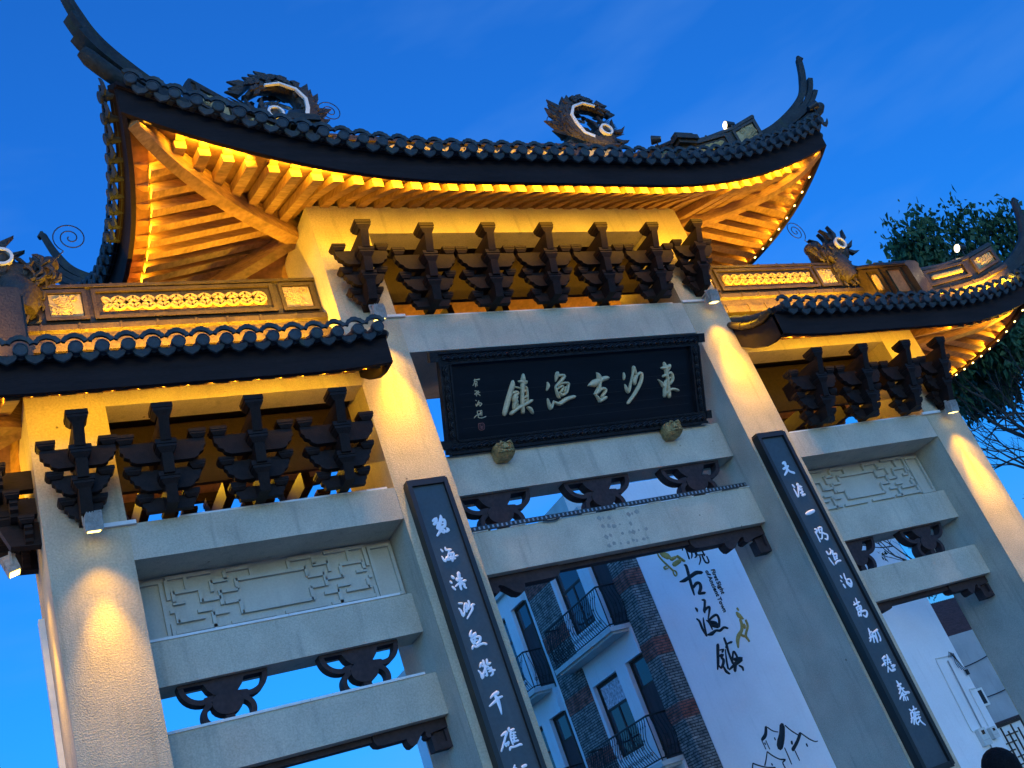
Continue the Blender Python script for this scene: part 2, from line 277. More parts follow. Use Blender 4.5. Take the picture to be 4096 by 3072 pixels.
STROKES = {"title":[[[[-0.981,0.799,0.031],[-0.992,0.745,0.062],[-1.039,0.651,0.058],[-1.093,0.531,0.062],[-1.142,0.415,0.054]],[[-0.969,0.729,0.019],[-0.918,0.718,0.023],[-0.869,0.696,0.019]],[[-1.015,0.649,0.031],[-0.949,0.668,0.031],[-0.923,0.649,0.031],[-0.953,0.63,0.039]],[[-0.965,0.631,0.054],[-0.983,0.577,0.07],[-0.963,0.548,0.062],[-0.99,0.522,0.046],[-1.005,0.468,0.035]],[[-0.948,0.602,0.039],[-0.994,0.557,0.039]],[[-0.823,0.871,0.027],[-0.83,0.816,0.058],[-0.842,0.747,0.054],[-0.863,0.644,0.043],[-0.875,0.54,0.043],[-0.883,0.408,0.043]],[[-0.897,0.793,0.019],[-0.846,0.782,0.047],[-0.79,0.778,0.039],[-0.817,0.752,0.023]],[[-0.829,0.725,0.027],[-0.795,0.701,0.031],[-0.793,0.617,0.027],[-0.803,0.534,0.027]],[[-0.862,0.651,0.027],[-0.81,0.674,0.027]],[[-0.862,0.581,0.027],[-0.803,0.604,0.027]],[[-0.859,0.539,0.027],[-0.825,0.557,0.023]],[[-0.741,0.543,0.035],[-0.83,0.508,0.043],[-0.94,0.469,0.046],[-1.052,0.407,0.042]],[[-0.951,0.512,0.031],[-0.996,0.474,0.027]],[[-0.808,0.461,0.031],[-0.774,0.44,0.051],[-0.747,0.389,0.035]]],[[[-0.485,0.747,0.016],[-0.478,0.704,0.043],[-0.505,0.65,0.016]],[[-0.506,0.543,0.016],[-0.496,0.486,0.039],[-0.479,0.421,0.047],[-0.445,0.46,0.028],[-0.418,0.515,0.009]],[[-0.326,0.849,0.048],[-0.339,0.814,0.048],[-0.363,0.752,0.012]],[[-0.33,0.82,0.04],[-0.27,0.823,0.028],[-0.23,0.806,0.048],[-0.288,0.746,0.036],[-0.362,0.695,0.024],[-0.368,0.645,0.032],[-0.352,0.573,0.036],[-0.334,0.547,0.032]],[[-0.341,0.693,0.024],[-0.292,0.718,0.024],[-0.182,0.716,0.032],[-0.188,0.667,0.036],[-0.222,0.598,0.032],[-0.292,0.575,0.04],[-0.322,0.606,0.028]],[[-0.341,0.658,0.028],[-0.278,0.688,0.032],[-0.264,0.666,0.028],[-0.296,0.618,0.032]],[[-0.221,0.669,0.02],[-0.245,0.614,0.028]],[[-0.404,0.492,0.032],[-0.34,0.465,0.048],[-0.232,0.513,0.052],[-0.11,0.538,0.04]]],[[[0.269,0.816,0.012],[0.298,0.766,0.065],[0.298,0.693,0.057],[0.279,0.615,0.053],[0.227,0.554,0.049],[0.2,0.547,0.024]],[[0.125,0.66,0.02],[0.208,0.679,0.089],[0.272,0.696,0.081],[0.355,0.726,0.057],[0.423,0.735,0.053]],[[0.204,0.545,0.016],[0.254,0.486,0.041],[0.271,0.448,0.041]],[[0.236,0.553,0.04],[0.322,0.604,0.041],[0.381,0.585,0.041],[0.349,0.536,0.037],[0.309,0.503,0.032]],[[0.271,0.448,0.045],[0.36,0.484,0.053]]],[[[0.694,0.781,0.016],[0.695,0.737,0.035],[0.686,0.697,0.021]],[[0.694,0.63,0.012],[0.708,0.573,0.041],[0.728,0.52,0.029],[0.762,0.569,0.033],[0.797,0.662,0.023],[0.838,0.763,0.023],[0.861,0.836,0.041]],[[0.862,0.843,0.041],[0.874,0.798,0.037],[0.887,0.752,0.033]],[[0.868,0.716,0.033],[0.928,0.749,0.033],[0.975,0.753,0.042],[0.97,0.679,0.042],[0.928,0.608,0.046],[0.84,0.503,0.043],[0.711,0.384,0.037]],[[0.898,0.729,0.033],[0.853,0.673,0.066],[0.848,0.629,0.046]]],[[[1.37,0.868,0.025],[1.378,0.822,0.051],[1.39,0.768,0.059],[1.392,0.707,0.042],[1.403,0.646,0.038],[1.395,0.556,0.046],[1.399,0.479,0.051],[1.395,0.412,0.046]],[[1.318,0.8,0.025],[1.375,0.8,0.051],[1.444,0.81,0.051],[1.452,0.802,0.042]],[[1.455,0.824,0.042],[1.441,0.787,0.034],[1.397,0.745,0.034]],[[1.332,0.689,0.034],[1.392,0.707,0.034],[1.461,0.725,0.042],[1.487,0.67,0.038],[1.476,0.625,0.038],[1.437,0.583,0.034]],[[1.382,0.632,0.03],[1.438,0.662,0.03]],[[1.242,0.651,0.01],[1.292,0.602,0.038],[1.314,0.554,0.034],[1.371,0.626,0.03]],[[1.357,0.589,0.038],[1.337,0.545,0.042],[1.318,0.426,0.042]],[[1.338,0.447,0.025],[1.391,0.488,0.03],[1.47,0.508,0.034],[1.549,0.482,0.038]]]],"signature":[[[[-1.512,0.854,0.011],[-1.434,0.86,0.017]],[[-1.495,0.866,0.011],[-1.513,0.813,0.011],[-1.531,0.791,0.009]],[[-1.507,0.833,0.011],[-1.472,0.837,0.011],[-1.477,0.804,0.011]],[[-1.493,0.818,0.014],[-1.495,0.774,0.012]],[[-1.476,0.803,0.011],[-1.474,0.786,0.012]]],[[[-1.512,0.725,0.011],[-1.478,0.718,0.012],[-1.52,0.684,0.011]],[[-1.487,0.709,0.012],[-1.496,0.662,0.012]],[[-1.515,0.698,0.009],[-1.502,0.676,0.009]],[[-1.466,0.721,0.012],[-1.478,0.681,0.011]],[[-1.477,0.694,0.011],[-1.447,0.665,0.014]],[[-1.468,0.701,0.009],[-1.445,0.705,0.009]]],[[[-1.512,0.612,0.012],[-1.505,0.605,0.009]],[[-1.515,0.568,0.009],[-1.51,0.541,0.014],[-1.486,0.579,0.011]],[[-1.472,0.602,0.011],[-1.492,0.566,0.011],[-1.459,0.55,0.012]],[[-1.478,0.586,0.009],[-1.434,0.565,0.014],[-1.464,0.537,0.011]],[[-1.483,0.572,0.011],[-1.449,0.573,0.009]]],[[[-1.505,0.483,0.011],[-1.506,0.445,0.012],[-1.455,0.454,0.011]],[[-1.494,0.481,0.009],[-1.447,0.484,0.009]],[[-1.467,0.482,0.012],[-1.464,0.438,0.011]],[[-1.444,0.48,0.009],[-1.451,0.42,0.011]],[[-1.557,0.402,0.011],[-1.519,0.433,0.012],[-1.465,0.428,0.009]],[[-1.496,0.431,0.011],[-1.499,0.404,0.011],[-1.454,0.393,0.011],[-1.398,0.407,0.014]]]],"seal":[[[[-1.511,0.329,0.008],[-1.438,0.327,0.008],[-1.441,0.257,0.008],[-1.507,0.259,0.008],[-1.511,0.329,0.008]],[[-1.494,0.318,0.007],[-1.493,0.294,0.007]],[[-1.478,0.32,0.007],[-1.48,0.293,0.007],[-1.458,0.294,0.007]],[[-1.451,0.318,0.007],[-1.451,0.29,0.007]],[[-1.498,0.285,0.007],[-1.451,0.283,0.007]],[[-1.491,0.27,0.007],[-1.453,0.27,0.007]],[[-1.473,0.292,0.007],[-1.472,0.269,0.007]]]],"left":[[[[-2.649,5.566,0.024],[-2.602,5.587,0.037],[-2.623,5.546,0.029]],[[-2.645,5.529,0.033],[-2.612,5.544,0.024],[-2.6,5.518,0.033],[-2.622,5.477,0.032]],[[-2.54,5.614,0.02],[-2.549,5.575,0.037],[-2.582,5.523,0.033],[-2.608,5.47,0.033]],[[-2.55,5.559,0.025],[-2.517,5.562,0.029],[-2.518,5.521,0.029],[-2.539,5.484,0.029],[-2.587,5.483,0.033]],[[-2.567,5.521,0.018],[-2.535,5.52,0.016]],[[-2.607,5.462,0.032],[-2.6,5.445,0.028],[-2.654,5.393,0.02]],[[-2.596,5.456,0.024],[-2.551,5.445,0.024],[-2.566,5.415,0.024],[-2.589,5.431,0.02]],[[-2.518,5.46,0.02],[-2.509,5.438,0.037],[-2.537,5.415,0.016]]],[[[-2.663,5.232,0.016],[-2.653,5.21,0.024]],[[-2.679,5.155,0.012],[-2.672,5.123,0.024],[-2.658,5.093,0.024],[-2.63,5.139,0.016]],[[-2.61,5.246,0.016],[-2.608,5.218,0.024],[-2.557,5.213,0.024]],[[-2.571,5.208,0.023],[-2.597,5.165,0.02],[-2.628,5.111,0.02]],[[-2.597,5.165,0.02],[-2.538,5.174,0.023],[-2.548,5.133,0.023],[-2.577,5.083,0.022]],[[-2.625,5.13,0.018],[-2.5,5.132,0.02]],[[-2.63,5.104,0.018],[-2.537,5.107,0.02]],[[-2.564,5.167,0.016],[-2.592,5.109,0.016]]],[[[-2.639,4.915,0.028],[-2.629,4.897,0.028]],[[-2.676,4.864,0.022],[-2.669,4.849,0.022]],[[-2.672,4.805,0.02],[-2.662,4.788,0.024],[-2.652,4.771,0.02]],[[-2.555,4.938,0.036],[-2.562,4.904,0.036],[-2.569,4.851,0.032]],[[-2.596,4.887,0.02],[-2.596,4.864,0.028],[-2.536,4.876,0.02]],[[-2.637,4.803,0.016],[-2.57,4.836,0.024],[-2.507,4.846,0.025]],[[-2.571,4.821,0.024],[-2.584,4.793,0.024],[-2.584,4.762,0.024]],[[-2.57,4.813,0.02],[-2.53,4.813,0.022],[-2.54,4.784,0.024],[-2.526,4.766,0.02]]],[[[-2.662,4.617,0.02],[-2.628,4.611,0.02]],[[-2.68,4.564,0.016],[-2.666,4.535,0.023],[-2.659,4.478,0.027],[-2.628,4.52,0.017]],[[-2.596,4.601,0.022],[-2.623,4.549,0.02],[-2.628,4.52,0.02]],[[-2.596,4.601,0.02],[-2.575,4.593,0.02],[-2.606,4.516,0.02]],[[-2.611,4.57,0.014],[-2.586,4.565,0.014]],[[-2.621,4.541,0.014],[-2.595,4.54,0.014]],[[-2.549,4.622,0.022],[-2.549,4.588,0.022],[-2.574,4.54,0.02]],[[-2.587,4.535,0.016],[-2.545,4.564,0.02]],[[-2.498,4.574,0.02],[-2.522,4.575,0.024],[-2.533,4.532,0.024],[-2.576,4.488,0.02],[-2.626,4.441,0.014]]],[[[-2.623,4.311,0.016],[-2.646,4.279,0.027],[-2.652,4.251,0.027],[-2.584,4.277,0.023],[-2.612,4.242,0.019]],[[-2.658,4.223,0.022],[-2.653,4.193,0.022],[-2.645,4.169,0.019]],[[-2.654,4.222,0.019],[-2.582,4.236,0.023],[-2.552,4.223,0.027],[-2.574,4.183,0.027],[-2.616,4.163,0.023]],[[-2.65,4.199,0.015],[-2.595,4.202,0.015]],[[-2.609,4.227,0.017],[-2.632,4.174,0.017]],[[-2.677,4.125,0.019],[-2.66,4.15,0.022],[-2.626,4.136,0.023],[-2.586,4.149,0.022],[-2.541,4.154,0.022],[-2.514,4.141,0.025]]],[[[-2.636,3.96,0.027],[-2.662,3.927,0.015]],[[-2.69,3.897,0.015],[-2.674,3.865,0.023],[-2.673,3.815,0.027],[-2.647,3.845,0.015]],[[-2.605,3.982,0.023],[-2.606,3.936,0.027]],[[-2.632,3.931,0.019],[-2.575,3.914,0.021]],[[-2.606,3.936,0.027],[-2.613,3.894,0.027],[-2.664,3.842,0.021]],[[-2.611,3.88,0.021],[-2.613,3.83,0.021],[-2.631,3.834,0.014]],[[-2.562,3.983,0.023],[-2.569,3.942,0.027],[-2.536,3.945,0.019]],[[-2.585,3.888,0.019],[-2.539,3.896,0.021],[-2.565,3.877,0.017]],[[-2.582,3.862,0.015],[-2.515,3.865,0.021]],[[-2.541,3.878,0.021],[-2.545,3.836,0.021],[-2.575,3.818,0.015]]],[[[-2.657,3.605,0.014],[-2.617,3.63,0.026],[-2.567,3.64,0.038]],[[-2.695,3.531,0.015],[-2.627,3.56,0.026],[-2.58,3.584,0.026],[-2.53,3.593,0.017]],[[-2.598,3.609,0.03],[-2.59,3.565,0.041],[-2.59,3.503,0.03],[-2.597,3.428,0.013]]],[[[-2.673,3.229,0.016],[-2.629,3.245,0.026],[-2.605,3.246,0.026],[-2.636,3.207,0.021],[-2.674,3.156,0.021],[-2.725,3.089,0.016]],[[-2.667,3.154,0.018],[-2.659,3.125,0.021]],[[-2.661,3.139,0.015],[-2.617,3.155,0.018],[-2.636,3.126,0.016]],[[-2.57,3.278,0.022],[-2.58,3.254,0.022],[-2.524,3.257,0.021]],[[-2.559,3.248,0.022],[-2.583,3.194,0.019],[-2.583,3.123,0.019]],[[-2.555,3.227,0.016],[-2.517,3.225,0.016]],[[-2.564,3.202,0.015],[-2.525,3.196,0.015]],[[-2.57,3.177,0.015],[-2.526,3.173,0.015]],[[-2.535,3.229,0.016],[-2.561,3.141,0.019]],[[-2.568,3.143,0.016],[-2.518,3.144,0.019]],[[-2.634,3.079,0.018],[-2.619,3.099,0.021],[-2.57,3.096,0.018],[-2.514,3.102,0.022],[-2.497,3.098,0.022]]],[[[-2.638,2.928,0.018],[-2.654,2.907,0.018],[-2.672,2.871,0.018],[-2.696,2.826,0.015]],[[-2.563,2.895,0.026],[-2.523,2.901,0.026]],[[-2.642,2.909,0.015],[-2.626,2.892,0.015]]]],"right":[[[[2.465,5.596,0.025],[2.51,5.611,0.035],[2.495,5.567,0.035]],[[2.431,5.519,0.025],[2.495,5.536,0.035],[2.535,5.551,0.025]],[[2.507,5.545,0.035],[2.478,5.487,0.03],[2.403,5.432,0.02]],[[2.501,5.515,0.025],[2.517,5.472,0.028],[2.573,5.444,0.035]]],[[[2.449,5.279,0.022],[2.46,5.248,0.028]],[[2.438,5.221,0.015],[2.443,5.16,0.025],[2.442,5.106,0.025],[2.471,5.136,0.018]],[[2.521,5.269,0.022],[2.548,5.283,0.025],[2.516,5.22,0.022],[2.462,5.118,0.018]],[[2.53,5.233,0.022],[2.58,5.235,0.025]],[[2.566,5.253,0.018],[2.526,5.188,0.02]],[[2.515,5.19,0.02],[2.571,5.202,0.02]],[[2.515,5.15,0.022],[2.565,5.162,0.022]],[[2.56,5.183,0.018],[2.526,5.118,0.02]],[[2.523,5.114,0.028],[2.571,5.122,0.03]]],[[[2.434,4.857,0.027],[2.494,4.867,0.049],[2.582,4.883,0.039]]],[[[2.452,4.636,0.024],[2.479,4.622,0.027],[2.435,4.581,0.021]],[[2.435,4.6,0.019],[2.44,4.532,0.021],[2.435,4.467,0.021]],[[2.512,4.645,0.021],[2.5,4.589,0.021]],[[2.512,4.645,0.021],[2.572,4.645,0.021],[2.544,4.592,0.021]],[[2.511,4.617,0.015],[2.552,4.615,0.015]],[[2.495,4.581,0.021],[2.56,4.57,0.021]],[[2.533,4.565,0.019],[2.494,4.504,0.019],[2.467,4.499,0.019]],[[2.555,4.561,0.021],[2.604,4.534,0.024],[2.57,4.472,0.024],[2.538,4.487,0.019]]],[[[2.455,4.321,0.024],[2.463,4.287,0.027]],[[2.444,4.238,0.017],[2.455,4.18,0.021],[2.468,4.136,0.017]],[[2.529,4.351,0.017],[2.536,4.316,0.024],[2.488,4.278,0.017]],[[2.531,4.317,0.019],[2.561,4.317,0.019],[2.531,4.27,0.021]],[[2.536,4.269,0.024],[2.596,4.268,0.024],[2.568,4.217,0.024]],[[2.536,4.25,0.021],[2.525,4.196,0.021]],[[2.53,4.233,0.014],[2.576,4.229,0.014]],[[2.522,4.201,0.017],[2.573,4.206,0.017]],[[2.503,4.144,0.019],[2.543,4.169,0.024],[2.606,4.172,0.024]]],[[[2.483,3.985,0.017],[2.488,3.956,0.021]],[[2.451,3.926,0.017],[2.459,3.911,0.019]],[[2.461,3.869,0.024],[2.466,3.832,0.026]],[[2.553,4.0,0.017],[2.539,3.942,0.021],[2.544,3.904,0.021]],[[2.549,3.913,0.019],[2.528,3.88,0.021],[2.557,3.824,0.026]],[[2.56,3.92,0.019],[2.606,3.916,0.021],[2.602,3.866,0.027],[2.57,3.826,0.026]],[[2.549,3.885,0.017],[2.576,3.853,0.021]]],[[[2.543,3.671,0.014],[2.537,3.627,0.023],[2.526,3.584,0.021]],[[2.487,3.632,0.014],[2.49,3.6,0.019]],[[2.463,3.596,0.017],[2.572,3.615,0.021]],[[2.479,3.557,0.019],[2.479,3.512,0.021]],[[2.484,3.556,0.019],[2.563,3.567,0.021],[2.542,3.518,0.021]],[[2.481,3.534,0.015],[2.555,3.537,0.015]],[[2.476,3.499,0.019],[2.544,3.504,0.019]],[[2.537,3.555,0.017],[2.494,3.447,0.019]],[[2.473,3.495,0.021],[2.455,3.45,0.02],[2.494,3.464,0.017]],[[2.526,3.494,0.021],[2.6,3.497,0.023],[2.605,3.46,0.026],[2.559,3.42,0.023],[2.531,3.448,0.019]]],[[[2.503,3.281,0.014],[2.498,3.251,0.023],[2.487,3.218,0.018]],[[2.482,3.219,0.018],[2.461,3.154,0.018],[2.432,3.129,0.02]],[[2.492,3.226,0.018],[2.534,3.226,0.019],[2.486,3.105,0.018]],[[2.445,3.166,0.018],[2.56,3.177,0.02]],[[2.508,3.205,0.015],[2.497,3.181,0.015]],[[2.544,3.215,0.02],[2.631,3.237,0.026]],[[2.576,3.209,0.019],[2.541,3.098,0.023]],[[2.539,3.172,0.017],[2.544,3.136,0.017],[2.544,3.119,0.017]],[[2.618,3.209,0.02],[2.612,3.131,0.02],[2.593,3.104,0.023]]],[[[2.483,2.894,0.02],[2.537,2.912,0.026]],[[2.5,2.886,0.018],[2.479,2.813,0.02]],[[2.482,2.868,0.016],[2.531,2.87,0.016]],[[2.431,2.82,0.02],[2.505,2.842,0.018]],[[2.578,2.92,0.023],[2.578,2.869,0.02],[2.575,2.814,0.018]],[[2.578,2.912,0.017],[2.521,2.813,0.018]],[[2.562,2.864,0.015],[2.593,2.865,0.015]],[[2.552,2.832,0.015],[2.59,2.836,0.015]],[[2.51,2.789,0.018],[2.469,2.731,0.016]],[[2.515,2.771,0.018],[2.535,2.733,0.025],[2.592,2.737,0.026]],[[2.567,2.785,0.023],[2.626,2.785,0.023],[2.566,2.76,0.018]]],[[[2.528,2.605,0.018],[2.533,2.57,0.025],[2.53,2.525,0.02]],[[2.505,2.547,0.02],[2.569,2.562,0.023]],[[2.497,2.512,0.016],[2.581,2.505,0.018]],[[2.545,2.53,0.02],[2.494,2.475,0.02],[2.474,2.463,0.018]],[[2.545,2.513,0.02],[2.565,2.458,0.025],[2.626,2.444,0.029]],[[2.53,2.466,0.016],[2.443,2.403,0.018]],[[2.489,2.434,0.016],[2.57,2.432,0.016]],[[2.535,2.449,0.016],[2.488,2.376,0.018]],[[2.534,2.415,0.016],[2.524,2.368,0.016]],[[2.565,2.4,0.018],[2.559,2.368,0.018]]],[[[2.505,2.261,0.02],[2.518,2.245,0.02]],[[2.584,2.279,0.02],[2.573,2.24,0.02]],[[2.538,2.241,0.016],[2.614,2.247,0.018]],[[2.497,2.218,0.02],[2.472,2.158,0.018],[2.439,2.121,0.02]],[[2.505,2.22,0.018],[2.543,2.215,0.018],[2.466,2.095,0.018]],[[2.462,2.161,0.016],[2.532,2.168,0.016]],[[2.548,2.205,0.018],[2.629,2.203,0.02]],[[2.542,2.182,0.016],[2.616,2.177,0.016]],[[2.568,2.217,0.016],[2.537,2.151,0.016]],[[2.512,2.14,0.018],[2.61,2.145,0.018]],[[2.537,2.151,0.018],[2.507,2.101,0.018],[2.524,2.076,0.018]],[[2.588,2.155,0.02],[2.587,2.098,0.02],[2.622,2.049,0.018]],[[2.572,2.11,0.016],[2.522,2.089,0.016]]]],"wall":[[[[8.619,8.318,0.037],[8.626,8.208,0.037],[8.611,8.029,0.037],[8.583,7.77,0.043]],[[8.577,8.168,0.031],[8.495,8.007,0.027]],[[8.632,8.098,0.024],[8.651,7.998,0.027]],[[8.661,8.153,0.025],[8.601,8.091,0.024]],[[8.755,8.283,0.043],[8.737,8.165,0.043],[8.726,7.925,0.043],[8.699,7.833,0.043],[8.653,7.77,0.022]],[[8.84,8.257,0.043],[8.833,8.161,0.043],[8.83,7.883,0.049],[8.822,7.8,0.049],[8.757,7.769,0.027]],[[8.875,8.214,0.037],[8.869,8.094,0.037],[8.853,7.818,0.031]],[[8.875,8.105,0.03],[9.075,8.108,0.037]],[[9.058,8.184,0.043],[9.057,8.074,0.043],[9.054,7.771,0.043]],[[8.875,7.996,0.031],[8.991,7.988,0.031]],[[8.873,7.911,0.031],[8.996,7.902,0.031]],[[8.879,7.814,0.031],[9.076,7.798,0.031]],[[8.913,7.772,0.037],[8.887,7.68,0.037],[8.791,7.578,0.024]],[[8.99,7.77,0.043],[9.0,7.6,0.049],[9.1,7.589,0.043],[9.108,7.738,0.022]]],[[[8.372,7.641,0.048],[8.406,7.599,0.085],[8.365,7.36,0.09],[8.315,7.101,0.084],[8.28,6.888,0.036]],[[8.045,7.267,0.03],[8.185,7.276,0.096],[8.41,7.34,0.096],[8.606,7.398,0.109],[8.749,7.378,0.091]],[[8.354,7.07,0.072],[8.491,7.149,0.084],[8.574,7.122,0.084],[8.543,7.011,0.096],[8.427,6.894,0.072]],[[8.44,6.892,0.072],[8.586,6.882,0.072]]],[[[8.156,6.577,0.034],[8.176,6.54,0.076],[8.166,6.489,0.034]],[[8.065,6.326,0.034],[8.112,6.251,0.062],[8.103,6.083,0.068],[8.131,5.896,0.048]],[[8.249,6.315,0.016],[8.197,6.155,0.055],[8.137,5.908,0.041]],[[8.442,6.728,0.042],[8.501,6.703,0.07],[8.431,6.57,0.062],[8.373,6.475,0.083],[8.355,6.425,0.041]],[[8.394,6.484,0.069],[8.533,6.536,0.056],[8.537,6.482,0.062],[8.373,6.263,0.028]],[[8.311,6.237,0.027],[8.358,6.175,0.055],[8.362,6.004,0.027]],[[8.348,6.216,0.055],[8.57,6.303,0.062],[8.664,6.298,0.069],[8.664,6.178,0.069],[8.587,6.036,0.062]],[[8.393,6.181,0.096],[8.539,6.125,0.096],[8.537,6.033,0.083]],[[8.384,6.104,0.082],[8.515,6.051,0.096]],[[8.179,5.912,0.041],[8.298,5.913,0.096],[8.45,5.96,0.062],[8.565,5.936,0.069],[8.705,5.986,0.062],[8.789,5.949,0.055]]],[[[8.325,5.623,0.088],[8.239,5.463,0.081],[8.124,5.234,0.074],[8.037,5.103,0.027]],[[8.319,5.509,0.027],[8.425,5.5,0.041],[8.368,5.454,0.054]],[[8.265,5.381,0.068],[8.348,5.388,0.075],[8.275,5.34,0.054],[8.307,5.283,0.081],[8.264,5.204,0.074],[8.153,5.115,0.054],[8.121,5.172,0.034]],[[8.475,5.489,0.016],[8.379,5.242,0.047],[8.329,5.063,0.047]],[[8.227,5.136,0.034],[8.242,5.02,0.081],[8.299,4.95,0.054]],[[8.578,5.738,0.055],[8.567,5.585,0.068],[8.53,5.4,0.061],[8.518,5.148,0.068]],[[8.521,5.53,0.048],[8.608,5.602,0.041],[8.728,5.616,0.062]],[[8.542,5.206,0.047],[8.631,5.353,0.048],[8.692,5.391,0.055],[8.708,5.259,0.061]],[[8.619,5.215,0.095],[8.818,5.197,0.095],[8.659,5.142,0.109],[8.501,5.088,0.068],[8.352,5.033,0.04]],[[8.589,5.132,0.095],[8.488,4.977,0.081]],[[8.661,5.059,0.041],[8.724,5.001,0.068],[8.711,4.934,0.041]]]],"houses":[[[[8.649,3.615,0.068],[8.569,3.49,0.085],[8.498,3.437,0.09],[8.408,3.398,0.067]],[[8.69,3.605,0.025],[8.782,3.505,0.025],[8.905,3.447,0.02]],[[8.387,3.373,0.016],[8.394,3.188,0.02]],[[8.489,3.352,0.016],[8.493,3.163,0.018]],[[8.437,3.309,0.034],[8.434,3.28,0.028]],[[8.751,3.348,0.034],[8.748,3.308,0.028]],[[9.096,3.537,0.148],[8.982,3.358,0.164],[8.866,3.232,0.192],[8.785,3.141,0.169]],[[9.18,3.527,0.029],[9.277,3.388,0.029],[9.407,3.258,0.029]],[[9.159,3.159,0.057],[9.144,3.122,0.057]],[[9.482,3.265,0.08],[9.316,3.13,0.08],[9.098,3.0,0.09]],[[9.521,3.261,0.029],[9.653,3.109,0.032],[9.778,3.015,0.025],[9.855,3.001,0.025]],[[9.525,3.016,0.04],[9.524,2.97,0.034]],[[8.896,3.087,0.02],[8.898,2.919,0.028],[8.89,2.725,0.018]],[[9.136,2.96,0.023],[9.142,2.745,0.018]],[[8.398,3.127,0.025],[8.278,2.977,0.028],[8.189,2.881,0.033]],[[8.404,3.125,0.028],[8.504,3.009,0.028],[8.632,2.906,0.028],[8.777,2.854,0.045],[8.679,2.814,0.028],[8.682,2.695,0.028]],[[8.38,2.866,0.033],[8.382,2.836,0.033]],[[7.907,2.998,0.028],[7.779,2.831,0.033]],[[7.913,2.997,0.028],[8.028,2.922,0.028],[8.224,2.827,0.028],[8.418,2.772,0.039]]]],"fish1":[[[[7.842,8.101,0.072],[7.911,8.006,0.181],[8.01,7.93,0.181]],[[7.786,8.111,0.03],[7.758,7.998,0.036],[7.818,7.845,0.042],[7.923,7.674,0.048],[7.98,7.57,0.048]],[[7.986,7.569,0.03],[7.961,7.492,0.026],[7.988,7.423,0.03],[8.044,7.454,0.03],[8.044,7.535,0.026],[7.986,7.569,0.026]],[[8.088,7.703,0.12],[8.185,7.733,0.121],[8.282,7.763,0.109]],[[8.077,7.847,0.109],[8.212,7.871,0.073]],[[8.274,7.884,0.067],[8.328,7.827,0.067],[8.406,7.736,0.055]],[[7.882,7.646,0.026],[7.782,7.635,0.03],[7.769,7.69,0.026],[7.842,7.701,0.026]]]],"fish2":[[[[9.314,6.336,0.063],[9.319,6.301,0.056]],[[9.249,6.234,0.084],[9.275,6.162,0.14],[9.33,6.084,0.07]],[[9.251,6.06,0.07],[9.235,5.943,0.084],[9.155,5.814,0.083],[9.009,5.713,0.11],[8.914,5.602,0.096],[8.852,5.46,0.041]],[[9.281,5.907,0.111],[9.276,5.869,0.084]],[[9.393,6.018,0.042],[9.378,5.874,0.056],[9.253,5.741,0.056],[9.178,5.665,0.069],[9.08,5.724,0.055]],[[9.192,5.662,0.069],[9.222,5.524,0.025]]]]}
# ------------------------------------------------------------------ ground
g = MB().box(-900, 900, -900, 900, -.5, 0).build('ground', 'hillside'); g['kind'] = 'structure'
g = MB().box(-30, 32, -40, 9.9, .0, .012).build('paved_square', 'paving'); g['kind'] = 'structure'
# ------------------------------------------------------------------ the archway
A1, A2, B1, B2, D = 2.2, 2.921, 5.695, 6.437, 1.17
gate = thing('memorial_archway', 'large grey plastered gateway with dark tiled upturned roofs lit amber', 'gateway', (0, .585, 0))
def pillar(x0, x1, top, label=None):
    m = MB(); m.box(x0+.002, x1-.002, .021, D-.021, .35, top); o = m.build('pillar', 'stone', gate, label=label)
    MB().box(x0, x1, 0, .0209, .35, top-.001).build('rough_facing', 'stucco', o); MB().box(x0, x1, D-.0209, D, .35, top-.001).build('rough_facing', 'stucco', o)
    MB().box(x0-.12, x1+.12, -.12, D+.12, .012, .35).build('plinth', 'stone', o); return o
pillars = [pillar(-B2, -B1, 7.58), pillar(-A2, -A1, 10.06), pillar(A1, A2, 10.06), pillar(B1, B2, 7.58)]
for z0, z1 in ((.36, 2.9), (2.905, 5.62)): MB().box(-B2-.055, -B2-.001, .93, 1.05, z0, z1).build('cable_trunking', 'strip', pillars[0])
def beam(x0, x1, y0, y1, z0, z1): return MB().box(x0, x1, y0, y1, z0, z1, .008).build('beam', 'stone', gate)
for s in (-1, 1):
    xa, xb = sorted((s*A2, s*B1))
    b1 = beam(xa, xb, .004, D-.004, 5.683, 6.062)
    b2 = beam(xa, xb, .39, .78, 4.548, 4.986)
    b3 = beam(xa, xb, .392, .778, 3.665, 4.103)
    if s < 0:
        for b, z, xl in ((b2, 4.986, -.13), (b3, 4.103, -.12)):
            m = MB(); x = xa
            while x < xb-.2:
                x2 = min(x+1.42, xb+xl); m.box(x+.003, x2-.003, .376, .42, z+.001, z+.026); x = x2
            m.build('cable_trunking', 'strip', b)
        m = MB().box(-6.02, -5.62, -.035, .0, 6.045, 6.085); m.build('cable_trunking', 'strip', b1)
        m = MB()
        for x0, x1 in ((-5.2, -4.2), (-4.19, -3.25), (-3.24, -3.0)): m.box(x0, x1, .01, .05, 6.063, 6.085)
        m.build('cable_trunking', 'strip', b1)
    else:
        MB().box(5.6, 6.0, -.035, .0, 6.045, 6.085).build('cable_trunking', 'strip', b1)
        MB().box(2.95, 5.5, .01, .05, 6.063, 6.083).build('cable_trunking', 'strip', b1)
c1 = beam(-A1, A1, .004, D-.004, 7.785, 8.302)
MB().box(-2.12, 2.05, .01, .05, 8.303, 8.322).build('cable_trunking', 'strip', c1)
MB().box(-2.45, -2.1, -.03, 0, 8.29, 8.325).build('cable_trunking', 'strip', c1)
MB().box(2.2, 2.6, -.03, 0, 8.29, 8.325).build('cable_trunking', 'strip', c1)
c2 = beam(-A1, A1, .405, .765, 6.024, 6.547)
